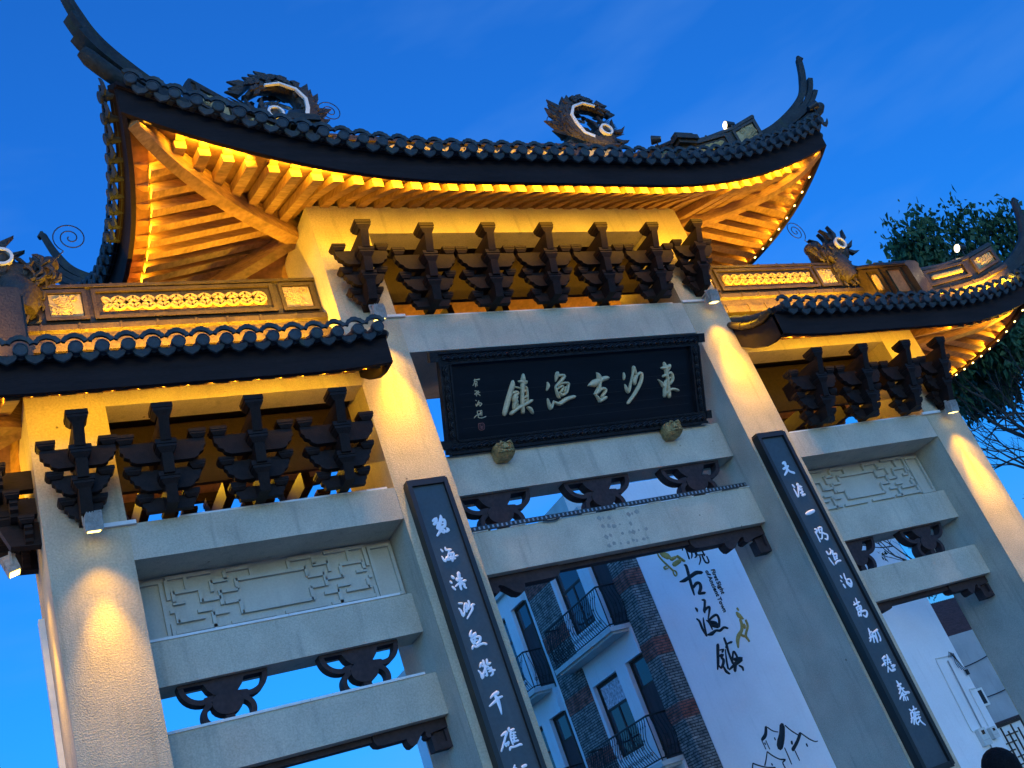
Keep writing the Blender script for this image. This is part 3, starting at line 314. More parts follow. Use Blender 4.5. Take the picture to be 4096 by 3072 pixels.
c3 = beam(-A1, A1, .403, .767, 5.026, 5.542)
m = MB(); rr = random.Random(5)       # glue spots left where lettering was removed
for row in range(4):
    for k in range(8):
        if rr.random() < .12: continue
        cx = -.27 + k*.085 + rr.uniform(-.02, .02); cz = 5.46 - row*.118 + rr.uniform(-.015, .015); r = rr.uniform(.016, .036)
        n = 9; pts = [(cx + r*rr.uniform(.6, 1.2)*math.cos(2*math.pi*i/n), cz + r*rr.uniform(.6, 1.2)*math.sin(2*math.pi*i/n)) for i in range(n)]
        m = MB(); m.prism(pts, 'xz', .401, .4045); m.build('glue_mark', 'glue', c3)
for x0, x1, z0, zb in ((-A1, A1, 8.302, 9.61), (-B1, -A2, 6.062, 7.39), (A2, B1, 6.062, 7.39)):
    MB().box(x0, x1, .44, .52, z0, z0+.20).build('tie_board', 'wood', gate)
    MB().box(x0, x1, .56, .62, z0+.62, zb+.055).build('tie_board', 'wood', gate)
# wall bands under the eaves (front and back) and ceilings
for x0, x1, z0, z1 in ((-A1, A1, 9.61, 10.05), (-B1, -A2, 7.39, 7.575), (A2, B1, 7.39, 7.575)):
    MB().box(x0, x1, .003, .34, z0, z1, .006).build('wall_band', 'stone', gate)
    MB().box(x0, x1, D-.34, D-.003, z0, z1, .006).build('wall_band', 'stone', gate)
    MB().box(x0, x1, .343, D-.343, z0+.06, z0+.1).build('ceiling_board', 'wood', gate)
# recessed fret panels over the side bays
def fret(s):
    x0, x1 = (-5.695, -2.921) if s < 0 else (2.921, 5.695)
    p = MB().box(x0, x1, .535, .635, 4.986, 5.683).build('fret_panel', 'panel', gate)
    m = MB(); W = x1-x0
    def bar(a, b, c, d): m.box(x0+a, x0+b, .497, .537, 5.0+c, 5.0+d)
    t = .035
    def hb(a, b, z): bar(a, b, z, z+t)
    def vb(x, c, d): bar(x, x+t, c+.001, d-.001)
    def rect(a, b, c, d): hb(a, b, c); hb(a, b, d-t); vb(a, c+t, d-t); vb(b-t, c+t, d-t)
    rect(.02, .30, .03, .64); rect(W-.30, W-.02, .03, .64)
    mid = W/2
    for sg in (-1, 1):
        def X(u): return mid + sg*u
        def H(u0, u1, z): hb(*sorted((X(u0), X(u1))), z)
        def V(u, c, d): vb(X(u)-t/2, c, d)
        H(0, .37, .50); H(0, .37, .15); V(.37, .15, .30); V(.37, .42, .535)
        H(.37, .55, .40); H(.37, .52, .28); V(.55, .28, .435); H(.45, .62, .52); V(.47, .535, .63); V(.62, .43, .555)
        H(.55, .74, .34); V(.66, .05, .22); H(.5, .66, .185); H(.66, .80, .24); V(.74, .34, .47); H(.74, 1.0, .47)
        H(.74, 1.0, .17); V(1.0, .17, .28); V(1.0, .38, .505); H(.9, 1.02, .36); V(.86, .50, .63); H(1.02, 1.06, .28); V(1.06, .05, .18)
        H(.05, .5, .06); H(.55, .66, .06); V(.20, .535, .63); H(.2, .45, .615); H(.66, 1.04, .06); H(.6, 1.05, .63); V(1.05, .42, .63)
    m.build('fretwork', 'panel', p)
    return p
fret(-1); fret(1)
# ------------------------------------------------------------------ bracket sets
def dou(m, x, y, z, w, d, h):
    w2, d2 = w*.5, d*.5
    m.box(x-w2, x+w2, y-d2, y+d2, z+h*.62, z+h)
    m.box(x-w2*.92, x+w2*.92, y-d2*.92, y+d2*.92, z+h*.38, z+h*.6)
    m.hexa([(x-w2*.62, y-d2*.62, z), (x+w2*.62, y-d2*.62, z), (x+w2*.62, y+d2*.62, z), (x-w2*.62, y+d2*.62, z),
            (x-w2*.9, y-d2*.9, z+h*.37), (x+w2*.9, y-d2*.9, z+h*.37), (x+w2*.9, y+d2*.9, z+h*.37), (x-w2*.9, y+d2*.9, z+h*.37)])
def bracket_set(hw, zl=0.):
    m = MB()
    m.hexa([(-.055, -.26 - zl*.3, max(zl, .02)), (.055, -.26 - zl*.3, max(zl, .02)), (.055, .05, zl), (-.055, .05, zl), (-.055, -.35, .24), (.055, -.35, .24), (.055, .05, .24), (-.055, .05, .24)])
    m.hexa([(-.052, -.40, .33), (.052, -.40, .33), (.052, .05, .33), (-.052, .05, .33), (-.052, -.46, .50), (.052, -.46, .50), (.052, .05, .50), (-.052, .05, .50)])
    m.hexa([(-.05, -.51, .60), (.05, -.51, .60), (.05, .22, .60), (-.05, .22, .60), (-.05, -.61, .80), (.05, -.61, .80), (.05, .22, .80), (-.05, .22, .80)])
    o = m.build('bracket_set', 'wood', gate)
    for y, z, w in ((-.275, .24, .20), (-.40, .50, .20), (-.535, .80, .20)):
        q = MB(); dou(q, 0, y, z, w, w, .12); q.build('bearing_block', 'wood', o)
    for i, h in enumerate(hw):
        q = MB(); y = -.10-.105*i; z = .01+.23*i
        pr_ = [(0, .2), (0, .13), (.025, .11), (.03, .075), (.075, .055), (.085, .025), (.14, 0)]
        if zl and i == 0: pr_ = [(0, .2), (0, .13), (.025, .11), (.03, .0745)]
        q.prism([(-h+a, z+b) for a, b in pr_] + [(h-a, z+b) for a, b in reversed(pr_)], 'xz', y-.035, y+.035)
        if i == 2:
            for sx in (-1, 1): dou(q, sx*(h-.06), y, z+.2, .17, .15, .085)
        else:
            for sx in (-1, 1): dou(q, sx*(h-.03), y-.01, z+.165, .16, .14, .075)
        q.build('transverse_arm', 'wood', o)
    return o
narrow = bracket_set((.17, .255, .335)); wide = bracket_set((.25, .335, .405), .082)
first = {id(narrow): True, id(wide): True}
def place(p, x, y, z, rz=0):
    o = p if first[id(p)] else copy_tree(p)
    first[id(p)] = False
    o.location = (x, y, z - (.085 if p is wide else 0)); o.rotation_euler = (0, 0, rz); o.scale = (1, 1, 1.09 if p is wide else 1); return o
ZM, ZS = 8.335, 6.085
for k in range(-2, 3): place(wide, k*.87, 0, ZM)
for x in (-2.56, 2.56): place(narrow, x, -.002, ZM+.05)
for s in (-1, 1):
    place(narrow, s*6.07, -.002, ZS+.0)
    for x in (3.5, 4.4, 5.3): place(wide, s*x, 0, ZS)
for k in range(-2, 3): place(wide, k*.87, D, ZM, math.pi)
for x in (-5.3, -4.4, -3.5, 3.5, 4.4, 5.3): place(wide, x, D, ZS, math.pi)
place(narrow, -6.439, .30, ZS, -math.pi/2); place(narrow, -6.439, .87, ZS, -math.pi/2)
# ------------------------------------------------------------------ carved flower brackets and corner brackets
def flower(w, h):
    m = MB(); y0, y1 = -.07, .07; k = w/.84; q = h/.44
    S = lambda P: [(a*k, b*q) for a, b in P]
    m.prism(S([(-.42, 0), (-.42, -.03), (-.19, -.035), (-.16, -.10), (-.11, -.155), (.11, -.155), (.16, -.10), (.19, -.035), (.42, -.03), (.42, 0)]), 'xz', y0, y1)
    m.prism(S([(.145*math.cos(2*math.pi*i/18), -.245 + .115*math.sin(2*math.pi*i/18)) for i in range(18)]), 'xz', y0-.004, y1+.004)
    m.prism(S([(-.04, -.34), (.04, -.34), (.045, -.44), (-.045, -.44)]), 'xz', y0+.01, y1-.01)
    for s in (-1, 1):
        for cx, cz, r0, r1, a0, a1, n in ((.215, -.02, .155, .205, -2, -120, 10), (.12, -.335, .085, .135, 78, -55, 10)):
            rings = []
            for i in range(n+1):
                a = R(lerp(a0, a1, i/n)); c, sn = math.cos(a), math.sin(a)
                P = [(s*(cx + r*c)*k, (cz + r*sn)*q) for r in (r0, r1)]
                rings.append([(P[0][0], y0+.006, P[0][1]), (P[1][0], y0+.006, P[1][1]), (P[1][0], y1-.006, P[1][1]), (P[0][0], y1-.006, P[0][1])])
            m.loft(rings)
        m.prism([(s*a*k, b*q) for a, b in ((.10, -.15), (.2, -.16), (.24, -.21), (.17, -.24), (.13, -.2))], 'xz', y0+.012, y1-.012)
    return m.build('flower_bracket', 'carve', gate)
def set_flowers(o, xs, y, z):
    for i, x in enumerate(xs):
        c = o if i == 0 else copy_tree(o); c.location = (x, y, z)
set_flowers(flower(.86, .445), (-5.02, -3.63, 3.52, 4.92), .53, 4.548)
set_flowers(flower(.98, .482), (-1.5, -.03, 1.47), .535, 6.024)
def corner_bracket(L, H):
    m = MB(); y0, y1 = -.075, .075
    P = [(0, 0), (L, 0), (L*1.0, -.06), (L*.97, -.10), (L*.91, -.115), (L*.58, -.115), (L*.575, -.15), (L*.55, -.19), (L*.51, -.20), (L*.46, -.185), (L*.41, -.14), (L*.36, -.10), (L*.32, -.085), (L*.30, -.10), (L*.315, -.13), (L*.295, -.155), (L*.26, -.16), (.19, -.12), (0, -.10)]
    m.prism([(a, b*H/.30) for a, b in P], 'xz', y0, y1)
    zo, zi, zt = -.30*H/.30, -.235*H/.30, -.115*H/.30
    for a0, a1, b0, b1 in ((.004, .045, zo, zt), (.165, .205, zo, -.15*H/.30), (.0452, .1648, zo, zi)): m.box(a0, a1, y0+.006, y1-.006, b0, b1)
    m.box(.045, .165, y0+.05, y1-.05, zi, zt)
    return m.build('corner_bracket', 'carve', gate)
def set_corners(o, spots, y, z):
    for i, (x, flip) in enumerate(spots):
        c = o if i == 0 else copy_tree(o); c.location = (x, y, z); c.rotation_euler = (0, 0, math.pi if flip else 0)
set_corners(corner_bracket(.80, .30), ((-B1, False), (-A2, True), (A2, False), (B1, True)), .585, 3.664)
set_corners(corner_bracket(1.22, .36), ((-A1, False), (A1, True)), .585, 5.025)
for x0, x1, z in ((-B1+.81, -A2-.81, 3.664), (A2+.81, B1-.81, 3.664), (-A1+1.23, A1-1.23, 5.025)):
    MB().box(x0, x1, .53, .64, z-.06, z).build('under_rail', 'carve', gate)
# ------------------------------------------------------------------ roofs
class Roof:
    """hipped roof with upturned corners. cx0..cx1: wall rectangle; ox: eave overhang at an outer end; oy: front overhang"""
    def __init__(s, x0, x1, hips, oy, ox, zw, ze, zs, zhip, sl, rx, zr, fh, rend):
        s.x0, s.x1, s.hips, s.oy, s.ox, s.zw, s.ze, s.zs, s.zhip, s.sl, s.rx, s.zr, s.fh, s.rend = x0, x1, hips, oy, ox, zw, ze, zs, zhip, sl, rx, zr, fh, rend
        s.xe = x1 + ox
    def outline(s, step=.12):
        """eave line (fascia foot), from the front inner end round the outer end(s): list of (point, outward)"""
        P = []
        xa = -s.xe if s.hips == 2 else s.x0
        n = int((s.xe - xa)/step)
        front = [(lerp(xa, s.xe, i/n)) for i in range(n+1)]
        P.append([(Vector((x, -s.oy, s.ze(x))), Vector((0, -1, 0))) for x in front])
        n2 = int((D + 2*s.oy)/step)
        side = [(Vector((s.xs(y), y, s.zs(y))), Vector((1, 0, 0))) for y in [lerp(-s.oy, D+s.oy, i/n2) for i in range(n2+1)]]
        P.append(side)
        P.append([(Vector((x, D+s.oy, s.ze(x))), Vector((0, 1, 0))) for x in reversed(front)])
        if s.hips == 2: P.append([(Vector((-p.x, p.y, p.z)), Vector((-1, 0, 0))) for p, o in reversed(side)])
        return P
    def xs(s, y):
        k = abs((y - D/2)/(D/2 + s.oy)); return s.xe - .17*(1 - k**2.2)
    def inner(s, p):
        """where the soffit line from an eave point starts: wall top or hip beam"""
        ax = abs(p.x) if s.hips == 2 else p.x
        if ax <= s.x1: y = 0 if p.y < D/2 else D; return Vector((p.x, y, s.zw))
        fx = (ax - s.x1)/s.ox
        return fx
    def under_front(s, x, y):
        """soffit (rafter foot) height in the front sector"""
        ax = abs(x) if s.hips == 2 else x
        f = min(1, max(0, (ax - s.x1)/s.ox)); yi = lerp(D/2, -s.oy, f) if f > 0 else 0.; zi = s.zhip(f) + .17 if f > 0 else s.zw
        t = 0 if f >= .999 else min(1, max(0, (y - yi)/(-s.oy - yi)))
        return lerp(zi, s.ze(ax if s.hips == 2 else x) - s.drop, t)
    def under_side(s, x, y):
        yy = y if y < D/2 else D - y
        g = min(1, max(0, (D/2 - yy)/(D/2 + s.oy))); xi = s.x1 + s.ox*g; zi = s.zhip(g) + .17
        xo = s.xs(y); t = 1 if xo - xi < .02 else min(1, max(0, (x - xi)/(xo - xi)))
        return lerp(zi, s.zs(y) - s.drop, t)
    def top_at(s, p):
        """ridge or hip foot reached by the tile row that starts at eave point p"""
        if abs(p[1]) and (abs(p.y + s.oy) < 1e-4 or abs(p.y - D - s.oy) < 1e-4):   # front / back
            lim = s.rx; x = p.x
            if s.hips == 2: x = max(-lim, min(lim, x))
            else: x = min(lim, x)
            ex = abs(p.x) - abs(x) if s.hips == 2 else p.x - x
            f = ex/(s.xe - lim) if ex > 0 else 0
            sg = -1 if p.y < D/2 else 1
            return Vector((p.x, D/2 + sg*(D/2 + s.oy)*f*.97 + sg*.02, lerp(s.zr, p.z + s.fh + .12, f**.9)))
        g = abs(p.y - D/2)/(D/2 + s.oy); sx = 1 if p.x > 0 else -1
        return Vector((sx*lerp(s.rx, s.xe, g*.97) + 0*p.x, p.y, lerp(s.zr, p.z + s.fh + .12, g**.9)))
def quadstrip(m, rows):
    n = len(rows[0]); vs = [p for r in rows for p in r]
    m.add(vs, [(k*n+i, k*n+i+1, (k+1)*n+i+1, (k+1)*n+i) for k in range(len(rows)-1) for i in range(n-1)])
def walk(line, step, start=0.):
    """evenly spaced (point, outward, tangent) along an eave line"""
    out = []; acc = start; i = 0; d = 0
    for (p, o), (q, o2) in zip(line[:-1], line[1:]):
        L = (q - p).length
        while acc <= d + L:
            t = (acc - d)/L; out.append((p.lerp(q, t), o, (q - p).normalized())); acc += step
        d += L
    return out
def eave_tile(m, p, o, tg, pitch=.235):
    """one round cap-tile end with the fan-shaped crest behind it, and the drip tile to its side"""
    tg = Vector((tg.x, tg.y, tg.z)).normalized(); up = Vector((0, 0, 1)); up = (up - tg*up.dot(tg)).normalized()
    nrm = (o*.94 - up*.22).normalized(); up2 = (up*.94 + o*.22)
    c = p + o*.135 + up*.055
    def disc(c, r, th, n=14, sq=1.0): 
        ring = [c + tg*math.cos(2*math.pi*i/n)*r + up2*math.sin(2*math.pi*i/n)*r*sq for i in range(n)]
        m.loft([[q - nrm*th for q in ring], ring, [c + (q-c)*.82 + nrm*.006 for q in ring], [c + (q-c)*.76 for q in ring]])
    disc(c, .067, .07)
    cc = p + o*.105 + up*.115           # crest
    n = 12; rings = []
    for i in range(n+1):
        a = R(lerp(12, 168, i/n)); r1 = .118 + (.009 if i % 2 else 0) + .012*max(0, 1-abs(i-n/2)/1.5)
        dr = tg*math.cos(a) + up*math.sin(a)*.85
        rings.append([cc + dr*.083, cc + dr*r1 + o*.012, cc + dr*r1 - o*.02, cc + dr*.083 - o*.03])
    m.loft(rings)
    d = p + tg*pitch*.5 + o*.10 + up*.012      # drip tile
    sh = [(-.095, .03), (-.088, -.015), (-.062, -.052), (-.025, -.072), (0, -.085), (.025, -.072), (.062, -.052), (.088, -.015), (.095, .03), (.05, .0), (0, -.012), (-.05, .0)]
    f0 = [d + tg*a + (up*.9 + o*.38)*b for a, b in sh]
    m.loft([f0, [q - o*.022 - up*.004 for q in f0]])
def make_roof(rf, name, mirror=False, rear_rafters=False, raft_end=.22, teeth=False, label=None):
    MBm = lambda: MB(mirror)
    parts = rf.outline()
    # tiled roof skin -------------------------------------------------
    m = MBm()
    for line in parts:
        rows = []
        for p, o in line:
            a = p + o*.05 + Vector((0, 0, rf.fh)); b = rf.top_at(p)
            rows.append([a.lerp(b, t) + Vector((0, 0, -.22*math.sin(math.pi*t)*(a-b).length*.35)) for t in (0, .2, .4, .6, .8, 1)])
        quadstrip(m, rows)
    roof = m.build(name, 'tile', gate, smooth=40, label=label)
    # rows of cap tiles running up the slope, with eave ends
    m = MBm(); e = MBm()
    for line in parts:
        for p, o, tg in walk(line, .235, .12):
            e_p = p + o*.05 + Vector((0, 0, rf.fh))
            eave_tile(e, e_p, o, tg)
            b = rf.top_at(p); L = (b - e_p).length
            pts = [e_p.lerp(b, t) + o*(.08*(1-t)) + Vector((0, 0, .045 - .22*math.sin(math.pi*t)*L*.35)) for t in (0, .2, .4, .6, .8, 1)]
            if L > .25: m.tube(pts, .062, 8)
    m.build('cap_tile_row', 'tile', roof, smooth=50)['kind'] = 'stuff'
    e.build('eave_tile_row', 'tile', roof, smooth=30)['kind'] = 'stuff'
    # fascia boards ---------------------------------------------------
    for line in parts:
        m = MBm(); rings = []
        for p, o in line:
            q = p + Vector((0, 0, rf.fh))
            rings.append([p, q + o*.02, q + o*.02 - o*.055, p - o*.055])
        m.loft(rings); m.build('fascia_board', 'fascia', roof)
        m = MBm(); rings = []
        for p, o in line:
            q = p + Vector((0, 0, rf.fh)) + o*.02
            rings.append([q + o*.0, q + o*.055 + Vector((0, 0, .004)), q + o*.06 + Vector((0, 0, .055)), q + Vector((0, 0, .13)) - o*.05])
        m.loft(rings); m.build('tile_batten', 'fascia', roof)
    if rf.hips == 1:
        x = rf.x0    # board that closes the inner end of the eaves
        m = MBm()
        ys = [-rf.oy + .0, -.58, -.4, -.2, -.004]
        zz = [rf.ze(x), rf.ze(x)+.0, rf.ze(x)+.05, rf.ze(x)+.16, rf.ze(x)+.32]
        m.loft([[(x, y, z), (x, y, z + rf.fh + (-y < .5)*.02), (x+.05, y, z + rf.fh), (x+.05, y, z)] for y, z in zip(ys, zz)])
        m.build('end_board', 'fascia', roof)
        m = MBm()        # glazed tiles along the raked inner edge
        for k, (dx, r) in enumerate(((-.015, .05), (.10, .062), (.23, .062))):
            m.tube([(x + dx, y, z + rf.fh + .07 + .01*k) for y, z in zip(ys, zz)], r, 8)
            for y, z in zip(ys[1:-1], zz[1:-1]): m.tube([(x+dx, y-.012, z+rf.fh+.07+.01*k), (x+dx, y+.012, z+rf.fh+.085+.01*k)], r+.008, 8)
        m.build('rake_tile', 'glaze', roof, smooth=50)
    # boarding under the tiles ---------------------------------------
    m = MBm(); UP = Vector((0, 0, .135))
    xa = -rf.xe if rf.hips == 2 else rf.x0+.05
    n = 60
    for back in (0, 1):
        rows = []
        for i in range(n+1):
            x = lerp(xa+.03, rf.xe-.03, i/n); ax = abs(x) if rf.hips == 2 else x
            f = min(1, max(0, (ax - rf.x1)/rf.ox)); yi = lerp(D/2, -rf.oy, f) if f else .05
            r = []
            for t in (0, .25, .5, .75, 1):
                y = lerp(yi, -rf.oy+.03, t); r.append(Vector((x, D - y if back else y, rf.under_front(x, y))) + UP)
            rows.append(r)
        quadstrip(m, rows)
    for sgn in ((1, -1) if rf.hips == 2 else (1,)):
        rows = []
        for i in range(31):
            y = lerp(-rf.oy+.03, D+rf.oy-.03, i/30); yy = y if y < D/2 else D-y
            g = min(1, max(0, (D/2 - yy)/(D/2 + rf.oy))); xi = rf.x1 + rf.ox*g; xo = rf.xs(y)-.03
            rows.append([Vector((sgn*lerp(xi, xo, t), y, rf.under_side(lerp(xi, xo, t), y))) + UP for t in (0, .25, .5, .75, 1)])
        quadstrip(m, rows)
    m.build('roof_boarding', 'deck', roof, smooth=40)
    # rafters ---------------------------------------------------------
    w, h = .062, .118
    def rafter(P):
        rings = []
        d = (P[-1] - P[0]); d.z = 0; d.normalize(); sd = Vector((-d.y, d.x, 0))
        for q in P: rings.append([q - sd*w, q + sd*w, q + sd*w + Vector((0, 0, h)), q - sd*w + Vector((0, 0, h))])
        m = MBm(); m.loft(rings); m.build('rafter', 'rafter', roof)
    nx = int((rf.xe - xa)/.245)
    for i in range(nx+1):
        x = lerp(xa, rf.xe, (i+.5)/(nx+1)); ax = abs(x) if rf.hips == 2 else x
        f = max(0, (ax - rf.x1)/rf.ox); yi = lerp(D/2, -rf.oy, f) - .02 if f > 0 else .10; yo = -rf.oy + raft_end
        if yi - yo < .15: continue
        rafter([Vector((x, lerp(yi, yo, t), rf.under_front(x, lerp(yi, yo, t)))) for t in (0, .33, .66, 1)])
    ny = int((D + 2*rf.oy)/.245)
    for sgn in ((1, -1) if rf.hips == 2 else (1,)):
        for i in range(ny+1):
            y = lerp(-rf.oy, D+rf.oy, (i+.5)/(ny+1)); yy = y if y < D/2 else D-y
            g = max(0, (D/2 - yy)/(D/2 + rf.oy)); xi = rf.x1 + rf.ox*g + .02; xo = rf.xs(y) - max(raft_end, .22)
            if xo - xi < .15: continue
            rafter([Vector((sgn*lerp(xi, xo, t), y, rf.under_side(lerp(xi, xo, t), y))) for t in (0, .33, .66, 1)])
            # eave block between rafter end and fascia
            zb = rf.under_side(xo, y)
            m = MBm(); m.box(*sorted((sgn*(xo+.01), sgn*(rf.xs(y)-.06))), y-.05, y+.05, zb+.10, zb+.19); m.build('flying_rafter', 'rafter', roof)
    if not teeth:
        for i in range(nx+1):
            x = lerp(xa, rf.xe, (i+.5)/(nx+1)); ax = abs(x) if rf.hips == 2 else x
            f = max(0, (ax - rf.x1)/rf.ox)
            if f > .86: continue
            yo = -rf.oy + raft_end; zb = rf.under_front(x, yo)
            m = MBm(); m.box(x-.05, x+.05, -rf.oy+.06, yo-.01, zb+.10, zb+.19); m.build('flying_rafter', 'rafter', roof)
    # hip beams --------------------------------------------------------
    for sgn in ((1, -1) if rf.hips == 2 else (1,)):
        for back in (0, 1):
            rings = []; N = 14
            d = Vector((rf.ox, -rf.oy - D/2, 0)).normalized(); sd = Vector((-d.y, d.x, 0))
            for i in range(N+1):
                f = lerp(-.02, .95, i/N); hh = lerp(.36, .20, max(0, f)**1.5); ww = lerp(.125, .085, max(0, f))
                c = Vector((rf.x1 + rf.ox*f, lerp(D/2, -rf.oy, f), rf.zhip(max(0, f))))
                rg = [c - sd*ww*.75, c + sd*ww*.75, c + sd*ww + Vector((0, 0, .05)), c + sd*ww + Vector((0, 0, hh)), c - sd*ww + Vector((0, 0, hh)), c - sd*ww + Vector((0, 0, .05))]
                rings.append([(sgn*q.x, D - q.y if back else q.y, q.z) for q in rg])
            m = MBm(); m.loft(rings); m.build('hip_beam', 'rafter', roof, smooth=30)
    return roof
def finial(roof, base, d, mirror, back):
    """layered corner tail: three stacked curved bars over the hip, the top one curling up to a point"""
    m = MB(mirror); d = Vector(d).normalized(); sd = Vector((-d.y, d.x, 0))
    fl = lambda q: (q.x, D - q.y if back else q.y, q.z)
    curve = [(-1.0, -.20), (-.46, -.075), (.02, .175), (.34, .45), (.51, .78), (.595, 1.03), (.625, 1.14), (.675, 1.185)]
    def bar(pts, wd, th):
        rings = []
        for i, (a, b) in enumerate(pts):
            q = pts[min(i+1, len(pts)-1)]; p = pts[max(i-1, 0)]; tx, tz = q[0]-p[0], q[1]-p[1]; L = math.hypot(tx, tz); nx, nz = -tz/L, tx/L
            w = wd if not callable(wd) else wd(i/(len(pts)-1)); t = th if not callable(th) else th(i/(len(pts)-1))
            c = base + d*a + Vector((0, 0, b))
            rings.append([fl(c + sd*sx*w + (d*nx + Vector((0, 0, nz)))*sz*t) for sx, sz in ((-1, -1), (1, -1), (1, .8), (.5, 1.1), (-.5, 1.1), (-1, .8))])
        m.loft(rings)
    def fine(P):
        out = []
        for i in range(len(P)-1):
            p0, p1, p2, p3 = P[max(i-1, 0)], P[i], P[i+1], P[min(i+2, len(P)-1)]
            for k in range(5):
                t = k/5; out.append(tuple(.5*((2*p1[j]) + (p2[j]-p0[j])*t + (2*p0[j]-5*p1[j]+4*p2[j]-p3[j])*t*t + (3*p1[j]-p0[j]-3*p2[j]+p3[j])*t**3) for j in (0, 1)))
        return out + [P[-1]]
    C_ = fine(curve)
    def off(dist, bmax):
        out = []
        for i, (a, b) in enumerate(C_):
            q = C_[min(i+1, len(C_)-1)]; p = C_[max(i-1, 0)]; tx, tz = q[0]-p[0], q[1]-p[1]; L = math.hypot(tx, tz)
            if b > bmax: break
            k = min(1, .45 + i/24); out.append((a + tz/L*dist*k, b - tx/L*dist*k))
        return out
    bar(C_, lambda t: lerp(.085, .036, t), lambda t: lerp(.065, .036, t) + (.018 if t > .93 else 0))
    bar(off(.105, .72), .09, .040)
    bar(off(.185, .58), .10, .038)
    T = off(.33, .40)
    m.tube([fl(base + d*a + Vector((0, 0, b))) for a, b in T], [.095]*(len(T)-1) + [.07], 12)
    o = m.build('corner_finial', 'finial', roof, smooth=35); return o
# ---- ridges with panels
def coin_lattice(m, org, ex, ez, nrm, L, H, rows=2):
    r = H/rows; n = max(4, round(L/r)); r = L/n; rad = r*.62
    for j in range(rows+1):
        for i in range(n+1):
            for off in ((0, 0),):
                cx = i*r; cz = j*H/rows
                if (i + j) % 2: continue
                pts = []
                for k in range(25):
                    a = 2*math.pi*k/24; x = cx + r*math.cos(a)*1.0; z = cz + (H/rows)*math.sin(a)*1.0
                    if 0 <= x <= L and 0 <= z <= H: pts.append(Vector(org) + ex*x + ez*z + nrm*.020)
                    else:
                        if len(pts) > 2: m.tube(pts, .021, 5)
                        pts = []
                if len(pts) > 2: m.tube(pts, .021, 5)
def relief(m, org, ex, ez, nrm, L, H, seed):
    q = random.Random(seed)
    P = lambda x, z, h=.008: Vector(org) + ex*x*L + ez*z*H + nrm*h
    for k in range(6):
        x = q.uniform(.12, .5); z = q.uniform(.03, .15); pts = []
        a = q.uniform(.5, 1.5)
        for i in range(9): pts.append(P(min(.94, max(.06, x)), min(.95, z))); x += math.cos(a)*.10; z += math.sin(a)*.10; a += q.uniform(-.35, .3)
        m.tube(pts, .009, 5)
        for p in pts[2:]:
            for s in (-1, 1):
                dr = (ex*math.cos(a + s) + ez*math.sin(a + s)); m.tube([p, p + dr*.03 + nrm*.006, p + dr*.06], [.004, .012, .002], 5)
    for k in range(3):
        c = P(q.uniform(.2, .8), q.uniform(.55, .85))
        for i in range(9):
            a = 2*math.pi*i/9; dr = ex*math.cos(a) + ez*math.sin(a); m.tube([c + dr*.012, c + dr*.035 + nrm*.006, c + dr*.055], [.005, .012, .003], 5)
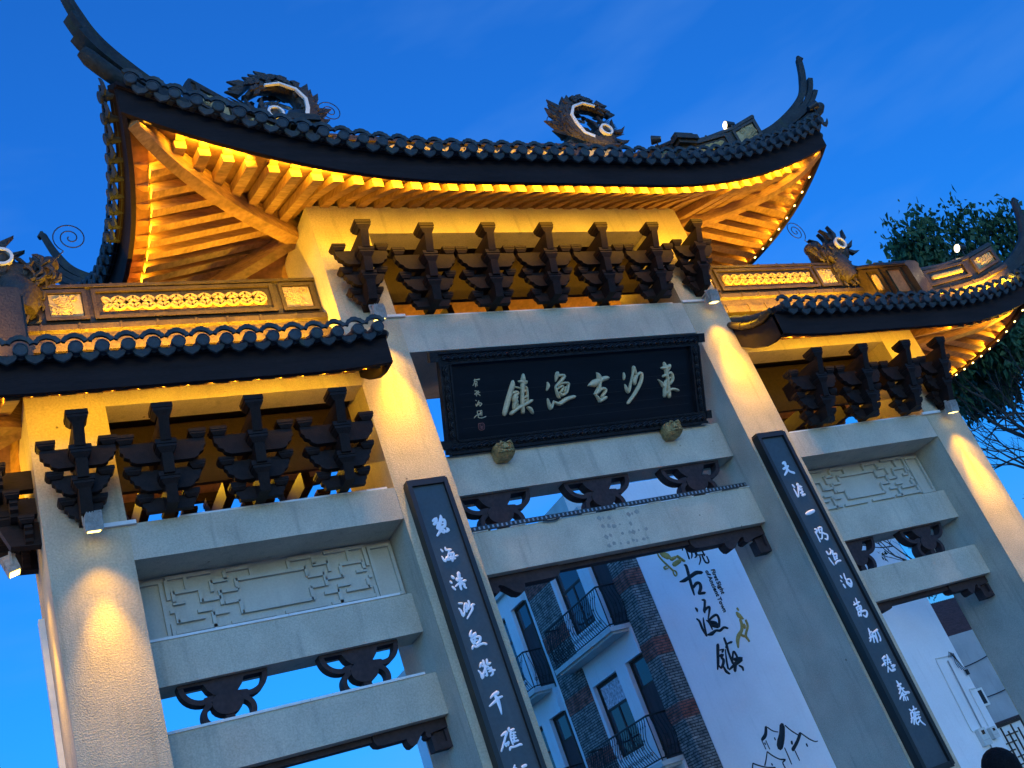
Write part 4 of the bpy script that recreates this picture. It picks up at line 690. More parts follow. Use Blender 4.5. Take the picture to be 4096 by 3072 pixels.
def ridge(roof, path, hgt, wid, panels, mirror, base=.30, cap=.10, side=None, both=True, ends=True):
    """a ridge wall swept along path (foot line): stepped mouldings, a panelled wall and a rounded cap. panels: (t0, t1, kind)"""
    path = [Vector(p) for p in path]; fl = 1
    w = wid/2; b = base
    prof = [(-w*1.5, 0), (-w*1.5, b*.28), (-w*1.28, b*.34), (-w*1.28, b*.58), (-w*1.5, b*.64), (-w*1.5, b*.80), (-w*1.12, b*.9), (-w, b), (-w, hgt-cap), (-w*1.2, hgt-cap*.9), (-w*1.2, hgt-cap*.5), (-w*.8, hgt-cap*.1), (0, hgt), (w*.8, hgt-cap*.1), (w*1.2, hgt-cap*.5), (w*1.2, hgt-cap*.9), (w, hgt-cap), (w, b), (w*1.12, b*.9), (w*1.5, b*.80), (w*1.5, b*.64), (w*1.28, b*.58), (w*1.28, b*.34), (w*1.5, b*.28), (w*1.5, 0)]
    m = MB(mirror); m.sweep(path, prof, side); o = m.build('ridge', 'glaze', roof, smooth=25)
    # joints in the rounded base tiles
    Ls = [0]
    for a, c in zip(path[:-1], path[1:]): Ls.append(Ls[-1] + (c-a).length)
    def at(t):
        s = t*Ls[-1]
        for i in range(len(Ls)-1):
            if s <= Ls[i+1] + 1e-6:
                k = (s-Ls[i])/(Ls[i+1]-Ls[i]); return path[i].lerp(path[i+1], k), (path[i+1]-path[i]).normalized()
        return path[-1], (path[-1]-path[-2]).normalized()
    m = MB(mirror); n = max(2, int(Ls[-1]/.38))
    for i in range(1, n):
        p, tg = at((i + random.uniform(-.1, .1))/n); tg.z = 0; sd = Vector(side) if side else Vector((-tg.y, tg.x, 0)).normalized()
        tg.normalize()
        for s in (-1, 1):
            for z0, z1, ww in ((0, b*.29, 1.5), (b*.64, b*.81, 1.5)):
                c = p + sd*s*w*ww
                m.hexa([tuple(c + sd*s*a + tg*e + Vector((0, 0, z))) for z in (z0-.004, z1+.008) for a, e in ((-.02, -.012), (.009, -.012), (.009, .012), (-.02, .012))])
        c = p; m.hexa([tuple(c + sd*a + tg*e + Vector((0, 0, z))) for z in (hgt-cap*.7, hgt+.006) for a, e in ((-w*.9, -.012), (w*.9, -.012), (w*.9, .012), (-w*.9, .012))])
    m.build('tile_joint', 'glaze', o)['kind'] = 'stuff'
    for k, (t0, t1, kind) in enumerate(panels):
        for s in ((-1, 1) if both else (-1,)):
            p0, tg = at(t0); p1, _ = at(t1); ex = (p1-p0); L = ex.length; ex.normalize()
            hz = Vector((ex.x, ex.y, 0)).normalized(); sd = Vector(side) if side else Vector((-hz.y, hz.x, 0)); nrm = sd*s
            H = hgt - cap - b; org = p0 + nrm*w + Vector((0, 0, b)); ez = Vector((0, 0, 1))
            m = MB(mirror)
            fr = .045
            def q(x0, x1, z0, z1, d0, d1): m.hexa([tuple(org + ex*x + ez*z + nrm*d) for z in (z0, z1) for x, d in ((x0, d0), (x1, d0), (x1, d1), (x0, d1))])
            q(0, L, .015, .015+fr, -.01, .035); q(0, L, H-.015-fr, H-.015, -.01, .035)
            q(0, fr, .015+fr, H-.015-fr, -.01, .035); q(L-fr, L, .015+fr, H-.015-fr, -.01, .035)
            fo = m.build('panel_frame', 'glaze', o)
            m = MB(mirror); z0 = .015+fr+.01
            if kind == 'coin':
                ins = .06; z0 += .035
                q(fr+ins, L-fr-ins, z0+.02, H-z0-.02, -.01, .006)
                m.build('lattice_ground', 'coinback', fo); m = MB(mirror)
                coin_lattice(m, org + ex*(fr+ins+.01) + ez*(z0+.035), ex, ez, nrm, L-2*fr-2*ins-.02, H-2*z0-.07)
                m.build('coin_lattice', 'coin', fo)
            else:
                q(fr+.012, L-fr-.012, z0, H-z0, -.01, .010)
                if kind != 'plain': relief(m, org + ex*(fr+.03) + ez*z0 + nrm*.006, ex, ez, nrm, L-2*fr-.06, H-2*z0, k*7 + int(L*100))
                m.build('relief_panel', 'relief', fo)
    return o
# ---- dragon-fish ornaments (x = along the ridge towards its end, z = up)
def dragon(roof, x, y, z, sx, mirror, kind):
    root = MB(mirror)
    P = lambda a, b, h=0.: (x + sx*a, y + h, z + b)
    m = root
    # head lump at the ridge end
    m.loft([[P(a + r*math.cos(t)*.9, b + r*math.sin(t), h) for t in [2*math.pi*i/12 for i in range(12)]] for a, b, r, h in ((.16, .16, .10, -.20), (.16, .17, .21, -.13), (.16, .17, .24, 0), (.16, .17, .21, .13), (.16, .16, .10, .20))])
    q = random.Random(int(z*10) + int(sx*3))
    if kind == 'arc':
        pts = [(.16, .02), (-.18, .08), (-.40, .30), (-.45, .58), (-.33, .84), (-.06, .97), (.22, .90), (.40, .72)]
        body = [P(a, b) for a, b in pts]
        m.tube(body, [.16, .17, .155, .14, .125, .11, .08, .045], 10, flat=1.25)
        for i in range(150):          # scales
            t = q.random()*(len(pts)-1.2); k = int(t); u = t-k; a = lerp(pts[k][0], pts[k+1][0], u); b = lerp(pts[k][1], pts[k+1][1], u)
            tx, tz = pts[k+1][0]-pts[k][0], pts[k+1][1]-pts[k][1]; L = math.hypot(tx, tz); tx /= L; tz /= L
            off = q.uniform(-.11, .11); h = -.16*math.sqrt(max(.1, 1-(off/.16)**2)); hs = h if q.random() < .75 else -h
            c = (a - tz*off, b + tx*off)
            m.loft([[P(c[0] + tx*x_ - tz*y_, c[1] + tz*x_ + tx*y_, hs*g) for x_, y_ in ((-.045, -.03), (.0, -.035), (.05, 0), (.0, .035), (-.045, .03))] for g in (.85, 1.12)])
        o = root.build('dragon_ornament', 'dragon', roof, smooth=50)
        s = MB(mirror)
        st = [(-.14, .10), (-.30, .18), (-.37, .40), (-.385, .58), (-.28, .76), (-.06, .855), (.16, .80)]
        s.sweep if 0 else None
        for hy0, hy1 in ((-.205, -.165), (.165, .205)):
          rr = []
          for i, (a, b) in enumerate(st):
              a2, b2 = st[min(i+1, len(st)-1)]; a1, b1 = st[max(i-1, 0)]; L = math.hypot(a2-a1, b2-b1); nx, nz = -(b2-b1)/L, (a2-a1)/L; wd = .034*(1 - .6*i/6)
              rr.append([P(a + nx*wd, b + nz*wd, hy0), P(a - nx*wd, b - nz*wd, hy0), P(a - nx*wd, b - nz*wd, hy1), P(a + nx*wd, b + nz*wd, hy1)])
          s = MB(mirror); s.loft(rr); s.build('white_stripe', 'white', o)
        s = MB(mirror)      # dorsal flames along the outside of the arch
        ang = 0
        for i in range(17):
            t = .9 + i/16*(len(pts)-1.9); k = min(int(t), len(pts)-2); u = t-k; a = lerp(pts[k][0], pts[k+1][0], u); b = lerp(pts[k][1], pts[k+1][1], u)
            tx, tz = pts[k+1][0]-pts[k][0], pts[k+1][1]-pts[k][1]; L = math.hypot(tx, tz); tx /= L; tz /= L; nx, nz = (-tz, tx)
            if nx*(a+.12) + nz*(b-.5) < 0: nx, nz = -nx, -nz
            h0 = .09; hl = q.uniform(.17, .27)
            A = (a + nx*h0 - tx*.07, b + nz*h0 - tz*.07); B = (a + nx*h0 + tx*.06, b + nz*h0 + tz*.06); T = (a + nx*(h0+hl) + tx*.13, b + nz*(h0+hl) + tz*.13); M2 = (a + nx*(h0+hl*.6) + tx*.0, b + nz*(h0+hl*.6) + tz*.0)
            s.loft([[P(*A, -d), P(*M2, -d), P(*T, -d*.3), P(*B, -d)] for d in (.045, -.045)])
        s.build('dorsal_fin', 'dragon', o)['kind'] = 'stuff'
        s = MB(mirror)      # whiskers of bone-like strands sweeping back from the tail
        for i in range(14):
            a0, b0 = .05, .10 + i*.022
            s.tube([P(a0, b0, -.17 + .04*i), P(a0 + .24, b0 + .05 + .02*i, -.16 + .024*i), P(a0 + .50 + .02*(i % 4), b0 + .16 + .03*i, -.12 + .02*i)], [.026, .02, .006], 5)
        s.build('mane', 'dragon', o)['kind'] = 'stuff'
    else:
        m.tube([P(.05, .0), P(-.05, -.25, -.10), P(.0, -.48, -.16)], [.20, .20, .13], 10)
        m.tube([P(.10, .12), P(-.12, .10), P(-.30, .16), P(-.38, .30)], [.19, .18, .15, .08], 10)
        m.ball(P(-.36, .28), .11); m.ball(P(-.26, .33), .09)
        for i in range(60):
            a, b, h = q.uniform(-.45, .2), q.uniform(-.5, .30), -q.uniform(.10, .2)
            if b < 0 and a < -.22: continue
            pp = [P(a + .05*math.cos(k*1.1 + i), b - .035*k + .03*math.sin(k*1.3 + i), h - .02*math.sin(k)) for k in range(5)]
            m.tube(pp, [.010, .022, .026, .020, .006], 5)
        o = root.build('dragon_ornament', 'dragon', roof, smooth=50)
    for s_ in (-1, 1):     # ring eyes
        e = MB(mirror); rg = []
        c = (.13, .24)
        for i in range(21):
            a = 2*math.pi*i/20
            rg.append([P(c[0] + r*math.cos(a), c[1] + r*math.sin(a), s_*h) for r, h in ((.085, .19), (.118, .19), (.118, .245), (.085, .245))])
        e.loft(rg, cap=False); e.build('eye_ring', 'white', o, smooth=40)
        e = MB(mirror); e.ball(P(.13, .24, s_*.185), (.085, .05, .085)); e.build('eyeball', 'glaze', o, smooth=True)
    s = MB(mirror)         # flame crest round the back of the eye
    for i in range(11):
        a = R(lerp(118, -40, i/10)); c0 = (.15, .22); r0, r1 = .19, .24 + q.uniform(.18, .26)
        da = .13; A = [(r0, a-da), ((r0+r1)/2, a-da*.8), (r1, a+.22), ((r0+r1)/2, a+da*.9), (r0, a+da)]
        pts = [(c0[0] + r*math.cos(b), c0[1] + r*math.sin(b)) for r, b in A]
        hh = q.uniform(-.17, -.05) if i % 2 else q.uniform(0, .14)
        s.loft([[P(a_, b_, hh-d) for a_, b_ in pts] for d in (.035, -.035)])
    s.build('flame_crest', 'dragon', o)['kind'] = 'stuff'
    s = MB(mirror); pts = []          # spiral feeler of wire
    c = (-.72, .42) if kind == 'arc' else (-.62, .58)
    for i in range(46):
        t = i/45; a = R(-60 + 820*t); r = lerp(.20, .02, t); pts.append(P(c[0] + r*math.cos(a)*1.0, c[1] + r*math.sin(a)*1.1, -.12))
    s.tube([P(-.36, .22, -.1)] + pts, .007, 5); s.build('wire_feeler', 'wire', o)
    return o
# ---- build the three roofs
mx = lambda v: v if v > 0 else 0.
def ze_main(x): return 9.345 + .064*mx(abs(x)-1.5)**2
def zs_main(y): k = abs((y - D/2)/(D/2 + 1.28)); return 9.68 + (ze_main(5.225) - 9.68)*k**2.4
HM = [(0, 9.95), (.15, 9.88), (.3, 9.82), (.45, 9.79), (.6, 9.80), (.73, 9.86), (.85, 9.955), (.945, 10.12), (1.0, 10.24)]
def interp(T):
    def f(t):
        for (a, u), (b, v) in zip(T[:-1], T[1:]):
            if t <= b: return lerp(u, v, (t-a)/(b-a))
        return T[-1][1]
    return f
main = Roof(-A2, A2, 2, 1.28, 5.225-A2, 10.075, ze_main, zs_main, interp(HM), 0, 2.75, 10.95, .322, 0); main.drop = .09
main_roof = make_roof(main, 'main_roof')
def ze_side(x): return 7.11 + .022*mx(3.9-x)**2*2.4 + .075*mx(x-6.3)**2
def zs_side(y): k = abs((y - D/2)/(D/2 + .82)); return 7.18 + (ze_side(8.62) - 7.18)*k**2.4
HS = [(0, 7.52), (.2, 7.42), (.4, 7.34), (.6, 7.31), (.8, 7.38), (.92, 7.50), (1, 7.62)]
side = Roof(2.86, B2, 1, .80, 8.62-B2, 7.60, ze_side, zs_side, interp(HS), 0, 6.3, 8.32, .306, 0); side.drop = .055
side_roofs = [make_roof(side, 'side_roof', mir, raft_end=.10, teeth=True) for mir in (False, True)]
# main ridge, its descending end ridges and the panelled hip ridges
ZR = 10.72
ridge(main_roof, [(x, D/2, ZR + .012*x*x) for x in (-2.95, -2.2, -1.5, -.7, 0, .7, 1.5, 2.2, 2.95)], 1.02, .30, [(.03, .14, 'relief'), (.16, .84, 'coin'), (.86, .97, 'relief')], False, base=.42)
for s in (False, True):
    o = ridge(main_roof, [(2.98, .40, 10.72), (2.98, .05, 10.48), (2.98, -.35, 10.22), (2.98, -.72, 10.02)], .80, .24, [(.50, .95, 'relief')], s, base=.26, side=(1, 0, 0))
    m = MB(s); dx, zz = 2.98, 10.02          # corbelled end of the descending ridge
    for z0, z1, e in ((.30, .36, .03), (.36, .44, .06), (.44, .50, .02), (.60, .66, .05), (.66, .74, .09), (.74, .80, .05)): m.box(dx-.12-e, dx+.12+e, -.74-e-.04, -.70, zz+z0, zz+z1)
    m.box(dx-.11, dx+.11, -.76, -.70, zz, zz+.6)
    m.build('corbelled_end', 'glaze', o)
    for back in (False, True):
        fy = (lambda y: D - y) if back else (lambda y: y)
        pts = [(3.05, fy(-.52), 10.19), (3.5, fy(-.68), 10.19), (3.95, fy(-.83), 10.27), (4.35, fy(-.96), 10.42)]
        ridge(main_roof, pts, .66, .20, [(.05, .56, 'coin'), (.64, .97, 'relief')], s, base=.20, both=True)
        finial(main_roof, Vector((5.02, -1.17, 10.85 - (.26 if back else 0))), (1.9, -.78, 0), s, back)
    dragon(main_roof, 2.62, D/2-.02, 11.78, 1, s, 'arc')
# side ridges
ZSR = 8.30
for s, roof in ((False, side_roofs[0]), (True, side_roofs[1])):
    ridge(roof, [(x, D/2, ZSR) for x in (2.93, 4, 5, 6.5)], .97, .36, [(.012, .135, 'relief'), (.155, .735, 'coin'), (.75, .875, 'relief')], s, base=.43)
    dragon(roof, 6.28, D/2-.1, 9.30, 1, s, 'head')
    o = ridge(roof, [(6.52, .35, 8.18), (6.52, .0, 7.97), (6.52, -.32, 7.75), (6.52, -.60, 7.56)], .92, .26, [(.22, .50, 'coin'), (.58, .88, 'plain')], s, base=.26, side=(1, 0, 0))
    for back in (False, True):
        fy = (lambda y: D - y) if back else (lambda y: y)
        ridge(roof, [(6.66, fy(-.40), 7.60), (7.15, fy(-.55), 7.58), (7.65, fy(-.66), 7.63), (8.25, fy(-.80), 7.80)], .80, .20, [(.06, .55, 'coin'), (.64, .96, 'relief')], s, base=.38, both=True)
        finial(roof, Vector((8.75, -.90, 8.18)), (1.9, -.45, 0), s, back)
# ------------------------------------------------------------------ amber light strips tucked behind the fascias and along the ridges
def strip(name_loc, size, rot, watts, col=AMBER, spread=180):
    l = bpy.data.lights.new('eave_strip_light', 'AREA'); l.shape = 'RECTANGLE'; l.size = size; l.size_y = .03; l.energy = watts; l.color = col; l.spread = R(spread)
    o = bpy.data.objects.new('eave_strip_light', l); COL.objects.link(o); o.location = name_loc; o.rotation_euler = rot; return o
def aim(p, q, size, watts, along, spread=180, col=AMBER):
    """strip lamp at p shining towards q, its long side along the given direction"""
    z = (Vector(p) - Vector(q)).normalized(); x = Vector(along); x = (x - z*x.dot(z)).normalized(); y = z.cross(x)
    o = strip(p, size, (0, 0, 0), watts, col, spread); o.matrix_world = Matrix(((x.x, y.x, z.x, p[0]), (x.y, y.y, z.y, p[1]), (x.z, y.z, z.z, p[2]), (0, 0, 0, 1))); return o
PW = 3.4
for x0, x1 in ((-5.0, -3.9), (-3.9, -2.8), (-2.8, -1.4), (-1.4, 0), (0, 1.4), (1.4, 2.8), (2.8, 3.9), (3.9, 5.0)):
    a, b = Vector((x0, 0, ze_main(x0))), Vector((x1, 0, ze_main(x1))); xm = (x0+x1)/2; zf = ze_main(xm)
    for y, yq in ((-1.205, 0.), (D+1.205, D)): aim((xm, y, zf + .045), (xm, yq, zf + .42), (b-a).length, PW*1.2*(x1-x0), b-a, 130)
for sx in (-1, 1):
    for y0, y1 in ((-1.0, -.2), (-.2, .58), (.58, 1.36), (1.36, 2.1)):
        ym = (y0+y1)/2; xe = main.xs(ym) - .195
        aim((sx*xe, ym, zs_main(ym) + .005), (sx*2.9, ym, zs_main(ym) + .25), y1-y0, PW*.50*(y1-y0), (0, y1-y0, zs_main(y1)-zs_main(y0)), 150)
    for x0, x1 in ((2.95, 4.1), (4.1, 5.3), (5.3, 6.5), (6.5, 7.4), (7.4, 8.3)):
        xm = (x0+x1)/2; zf = ze_side(xm)
        for y, yq in ((-.60, .0), (D+.60, D)):
            aim((sx*xm, y, zf + .10), (sx*xm, yq, zf + .22), x1-x0, PW*.95*(x1-x0), (x1-x0, 0, sx*(ze_side(x1)-ze_side(x0))))
    for y0, y1 in ((-.6, .2), (.2, 1.0), (1.0, 1.8)):
        ym = (y0+y1)/2; aim((sx*(side.xs(ym)-.20), ym, zs_side(ym)+.01), (sx*6.4, ym, zs_side(ym)+.25), y1-y0, PW*.8*(y1-y0), (0, 1, 0), 150)
    # strips on the tiles that wash the ridges
    for x0, x1 in ((3.1, 4.6), (4.6, 6.1)): aim((sx*(x0+x1)/2, .06, 8.22), (sx*(x0+x1)/2, .33, 8.50), x1-x0, 6.5*(x1-x0), (1, 0, 0))
    aim((sx*7.45, -.86, 7.66), (sx*7.45, -.6, 7.9), 1.5, 14, (1, -.2*sx, .1*sx))
    aim((sx*4.2, -1.10, 10.12), (sx*4.1, -.85, 10.6), 1.3, 4, (1, 0, .12*sx))
for x0, x1 in ((-2.5, -.9), (-.9, .9), (.9, 2.5)): aim(((x0+x1)/2, .05, 10.72), ((x0+x1)/2, .42, 11.2), x1-x0, 3*(x1-x0), (1, 0, 0))
# LED dots that show along the right-hand eaves
def led_line(name, label, pts, group):
    t = thing(name, label, 'light strip', pts[0], group)
    m = MB(); m.tube([p + Vector((0, 0, .02)) for p in pts], .012, 6); m.build('cable', 'wire', t)
    for p in pts: MB().ball(p, (.011, .020, .011), 8, 6).build('diode', 'led', t)
led_line('led_strip', 'string of bright diodes under the right end of the topmost eaves', [Vector((main.xs(y)-.11, y, zs_main(y)-.01)) for y in [-.85 + .232*i for i in range(12)]], 'diode strings under the eaves')
led_line('led_strip', 'string of bright diodes under the end eaves of the lower right roof', [Vector((side.xs(y)-.11, y, zs_side(y)-.01)) for y in [-.6 + .2*i for i in range(11)]], 'diode strings under the eaves')
# ------------------------------------------------------------------ name board over the middle bay
PB, PU, PN = Vector((0, .345, 6.535)), Vector((0, -.481197, .876612)), Vector((0, -.876612, -.481197))
PH = 1.224; PWD = 1.975
def pl(a, b, h=0.): return PB + Vector((a, 0, 0)) + PU*b + PN*h
nb = thing('name_board', 'black lacquered name board with five raised gold characters, tilted forward over the middle bay', 'sign', tuple(PB))
def pbox(m, a0, a1, b0, b1, h0, h1): m.hexa([tuple(pl(a, b, h)) for b in (b0, b1) for a, h in ((a0, h0), (a1, h0), (a1, h1), (a0, h1))])
m = MB(); pbox(m, -PWD+.03, PWD-.03, .02, PH-.02, -.09, -.045); bd = m.build('board', 'board', nb)
m = MB()      # plank joints
for b in (.40, .545, .70, .29):
    pbox(m, -1.72, 1.72, b, b+.004, -.05, -.0435)
m.build('plank_joint', 'darkmetal', bd)['kind'] = 'stuff'
fw = .16
for a0, a1, b0, b1 in ((-PWD, PWD, 0, fw), (-PWD, PWD, PH-fw, PH), (-PWD, -PWD+fw, fw+.001, PH-fw-.001), (PWD-fw, PWD, fw+.001, PH-fw-.001)):
    m = MB(); pbox(m, a0, a1, b0, b1, -.07, -.012)
    hz = (a1-a0) > 1
    if hz:
        pbox(m, a0, a1, b0, b0+.03, -.014, .012) if b0 == 0 else pbox(m, a0, a1, b1-.03, b1, -.014, .012)
        pbox(m, a0+fw, a1-fw, (b1-.022) if b0 == 0 else b0, b1 if b0 == 0 else b0+.022, -.014, .004)
    else:
        pbox(m, a0, a0+.022, b0, b1, -.014, .01); pbox(m, a1-.022, a1, b0, b1, -.014, .004)
    o = m.build('frame_rail', 'frame', nb)
    # carved fish and waves along the rail
    m = MB(); L = (a1-a0) if hz else (b1-b0); n = int(L/.105); rr = random.Random(3)
    for i in range(n):
        t = (i+.5)/n; ca, cb = (lerp(a0+.05, a1-.05, t), (b0+b1)/2) if hz else ((a0+a1)/2, lerp(b0+.02, b1-.02, t))
        r = .046*rr.uniform(.85, 1.15)
        ex = (1, 0) if hz else (0, 1)
        m.tube([pl(ca + ex[0]*r*1.15*math.cos(a) - ex[1]*(r*.9*math.sin(a) - .012), cb + ex[1]*r*1.15*math.cos(a) + ex[0]*(r*.9*math.sin(a) - .012), -.008 + .012) for a in [math.pi*k/8 for k in range(9)]], .011, 5)
        m.tube([pl(ca + ex[0]*r*.7*math.cos(a) - ex[1]*(r*.5*math.sin(a) - .02), cb + ex[1]*r*.7*math.cos(a) + ex[0]*(r*.5*math.sin(a) - .02), -.004 + .012) for a in [math.pi*k/6 for k in range(7)]], .014, 5)
        c = pl(ca + ex[0]*.045, cb - .035 if hz else cb - .05, -.008); m.ball(tuple(c), (.026, .014, .012), 7, 5)
    m.build('carved_fish_relief', 'frame', o)['kind'] = 'stuff'
m = MB()
for a0, a1, b0, b1 in ((-PWD-.11, -PWD-.001, PH-.12, PH), (PWD+.001, PWD+.11, PH-.12, PH), (-PWD-.09, -PWD-.001, .06, .17), (PWD+.001, PWD+.09, .06, .17)):
    m = MB(); pbox(m, a0, a1, b0, b1, -.07, .0); m.build('mounting_lug', 'frame', nb)
for ch in STROKES['title']:
    m = MB()
    for st in ch: brush(m, [(a, b, w*1.12) for a, b, w in st], lambda a, b, h: tuple(pl(a, b, h-.046)), .045)
    m.build('gold_character', 'gold', bd, smooth=60)
for ch in STROKES['signature']:
    m = MB()
    for st in ch: brush(m, st, lambda a, b, h: tuple(pl(a, b, h-.046)), .012)
    m.build('small_gold_character', 'gold', bd, smooth=60)
m = MB(); pbox(m, -1.514, -1.436, .258, .330, -.05, -.040)
sl_ = m.build('seal_stamp', 'board', bd)
m = MB()
for st in STROKES['seal'][0]: brush(m, st, lambda a, b, h: tuple(pl(a, b, h-.0405)), .005)
m.build('seal_mark', 'seal', sl_)
m = MB(); m.box(-1.9, 1.9, .352, .46, 6.549, 6.66); m.build('bearing_cleat', 'frame', nb)
# gold lion heads that carry the board
for i, x in enumerate((-1.28, 1.28)):
    t = thing('lion_head_support', ['gold carved lion head carrying the name board, nearer the small signature', 'gold carved lion head carrying the name board, below the last big character'][i], 'bracket', (x, .36, 6.40), 'lion heads under the name board')
    m = MB(); y0, y1 = .18, .404; z0, z1 = 6.37, 6.555
    m.loft([[(x + sx*w, lerp(y1, y0, k) , z) for sx, z in ((-1, zb + .04), (-.75, zb), (.75, zb), (1, zb+.04), (1, zt-.03), (.8, zt), (-.8, zt), (-1, zt-.03))] for k, w, zb, zt in ((0, .10, z0, z1), (.5, .125, z0-.005, z1), (.85, .12, z0+.01, z1-.005), (1, .09, z0+.04, z1-.02))])
    o = m.build('head', 'brass', t, smooth=40)
    m = MB(); rr = random.Random(i)
    for s in (-1, 1):
        m.tube([(x + s*.02, y0-.012, z1-.03), (x + s*.06, y0-.018, z1-.02), (x + s*.095, y0-.0, z1-.06)], [.012, .018, .008], 6)
        m.ball((x + s*.05, y0-.012, z1-.065), .018, 8, 6)
        for k in range(4): m.tube([(x + s*.03, y0-.008, z1-.09 - k*.016), (x + s*.08, y0-.010, z1-.08 - k*.022), (x + s*.115, y0+.03, z1-.06 - k*.025)], [.008, .010, .004], 5)
    m.ball((x, y0-.016, z1-.10), (.026, .022, .018), 8, 6)
    m.tube([(x-.07, y0-.006, z0+.055), (x, y0-.018, z0+.045), (x+.07, y0-.006, z0+.055)], [.008, .014, .008], 6)
    m.build('face', 'brass', o, smooth=True)
# ------------------------------------------------------------------ couplet boards
def couplet(key, x0, x1, z0, z1, label):
    t = thing('couplet_board', label, 'sign', ((x0+x1)/2, -.05, z0), 'couplet boards on the inner pillars')
    f = .052
    b = MB().box(x0+f*.8, x1-f*.8, -.085, -.03, z0+.03, z1-.03).build('board', 'coup', t)
    for a, c, d, e in ((x0, x0+f, z0, z1), (x1-f, x1, z0, z1)):
        m = MB(); m.box(a, c, -.125, -.004, d, e, .008); m.build('frame_rail', 'cframe', t)
    for d, e in ((z0, z0+.05), (z1-.055, z1)):
        m = MB(); m.box(x0+f+.001, x1-f-.001, -.122, -.004, d, e, .006); m.box(x0+.01, x1-.01, -.11, -.004, e if e == z1 else d-.022, e+.022 if e == z1 else d); m.build('frame_rail', 'cframe', t)
    for ch in STROKES[key]:
        m = MB()
        for i, st in enumerate(ch): brush(m, [(a, b, w*1.25) for a, b, w in st], lambda a, bb, h: (a, -.0835-h, bb), .009)
        m.build('white_character', 'letter', b, smooth=60)
couplet('left', -2.825, -2.335, 1.55, 6.045, 'tall slate board of white characters on the pillar left of the middle bay')
couplet('right', 2.235, 2.735, 1.55, 6.045, 'tall slate board of white characters on the pillar right of the middle bay')
# ------------------------------------------------------------------ floodlights
def flood(x, y, z, aimp, label, watts, arm=True, spot=70, blend=.75, rz=0., color=FLOODC):
    t = thing('floodlight', label, 'floodlight', (x, y, z), 'floodlights on the archway')
    m = MB(); m.prism([(-.075, -.085), (.075, -.085), (.082, -.055), (.075, .05), (.06, .085), (-.06, .085), (-.075, .05), (-.082, -.055)], 'xz', -.055, .055)
    for i in range(5): m.box(-.055+.024*i, -.045+.024*i, -.062, .062, -.0, .094)
    h = m.build('housing', 'lampbody', t)
    m2 = MB(); m2.box(-.055, .055, -.045, .045, -.092, -.0855); l = m2.build('lens', 'lens', h)
    m3 = MB(); m3.box(-.09, -.078, -.012, .012, -.03, .10); m3.box(.078, .09, -.012, .012, -.03, .10); m3.box(-.09, .09, -.012, .012, .10, .112)
    if arm: m3.box(-.015, .015, -.01, max(.05, -y), .099, .113)
    b = m3.build('mounting_bracket', 'lampbody', t)
    mw = Matrix.Translation((x, y, z)) @ Matrix.Rotation(rz, 4, 'Z')
    for o in (h, b, l): o.parent = None
    for o, tilt in ((h, .30), (l, .30), (b, 0)): o.data.transform(mw @ Matrix.Rotation(tilt, 4, 'X'))
    h.parent = t; h.matrix_parent_inverse = Matrix.Translation((-x, -y, -z)); b.parent = t; b.matrix_parent_inverse = h.matrix_parent_inverse.copy()
    l.parent = h; l.matrix_parent_inverse = Matrix()
    for size, bl, w_, tgt in ((84, 1., watts*.20, aimp), (42, 1., watts*1.5, (aimp[0], aimp[1], aimp[2] - .6))):     # a wide and a narrow optic
        sp = bpy.data.lights.new('floodlight_beam', 'SPOT'); sp.energy = w_; sp.color = color; sp.spot_size = R(size); sp.spot_blend = bl; sp.shadow_soft_size = .035
        so = bpy.data.objects.new('floodlight_beam', sp); COL.objects.link(so)
        p = mw @ Vector((0, -.03, -.12)); so.location = p
        so.rotation_euler = (Vector(tgt) - p).to_track_quat('-Z', 'Y').to_euler()
    return t
flood(-6.03, -.21, 6.03, (-6.0, .02, 2.4), 'lit floodlight on the front of the near outer pillar, at the lower left', 42, spot=74, blend=1.)
flood(-6.70, .50, 6.03, (-6.44, .50, 2.4), 'lit floodlight hung outside the near outer pillar, against the sky', 42, spot=74, blend=1., rz=-math.pi/2)
flood(-2.53, -.20, 8.24, (-2.55, .02, 4.6), 'lit floodlight behind the last eave tile beside the gold name board', 85, spot=72, blend=1.)
flood(2.60, -.20, 8.24, (2.56, .02, 4.6), 'lit floodlight above the right pillar next to the glazed ridge', 85, spot=72, blend=1.)
flood(6.06, -.20, 6.03, (6.05, .02, 2.4), 'lit floodlight on the front of the far right pillar, before the tree', 80, spot=72, blend=1.)
def roof_lamp(p, d, label, lit=True, watts=1.5):
    t = thing('roof_spotlight', label, 'spotlight', p, 'small spotlights on the ridges')
    q = Vector(d).normalized(); a = Vector(p)
    m = MB(); m.tube([a - q*.09, a - q*.02, a + q*.06], [.045, .06, .075], 10); h = m.build('housing', 'darkmetal', t, smooth=40)
    m = MB(); m.tube([a + q*.061, a + q*.066], [.066, .062], 12); m.build('lens', 'warmlens' if lit else 'darkmetal', h)
    m = MB(); m.tube([a - q*.03, a - Vector((0, 0, .09)), a - Vector((0, 0, .16))], .012, 6); m.build('stalk', 'darkmetal', t)
    if lit:
        sp = bpy.data.lights.new('spotlight_beam', 'SPOT'); sp.energy = watts; sp.color = (1, .72, .35); sp.spot_size = R(80); sp.spot_blend = .6; sp.shadow_soft_size = .03
        so = bpy.data.objects.new('spotlight_beam', sp); COL.objects.link(so); so.location = a + q*.09; so.rotation_euler = q.to_track_quat('-Z', 'Y').to_euler()
roof_lamp((4.02, -.80, 11.06), (-1, .25, .12), 'lit spotlight on the hip ridge near the right corner tail of the top roof', True, 14)
roof_lamp((2.9, -.34, 11.14), (-.8, .6, .35), 'unlit dark spotlight on the corbelled ridge end beside the eyed dragon', False)
roof_lamp((-2.98, -.66, 10.96), (-.6, .7, .35), 'unlit dark spotlight on the corbelled ridge end beside the arched dragon', False)
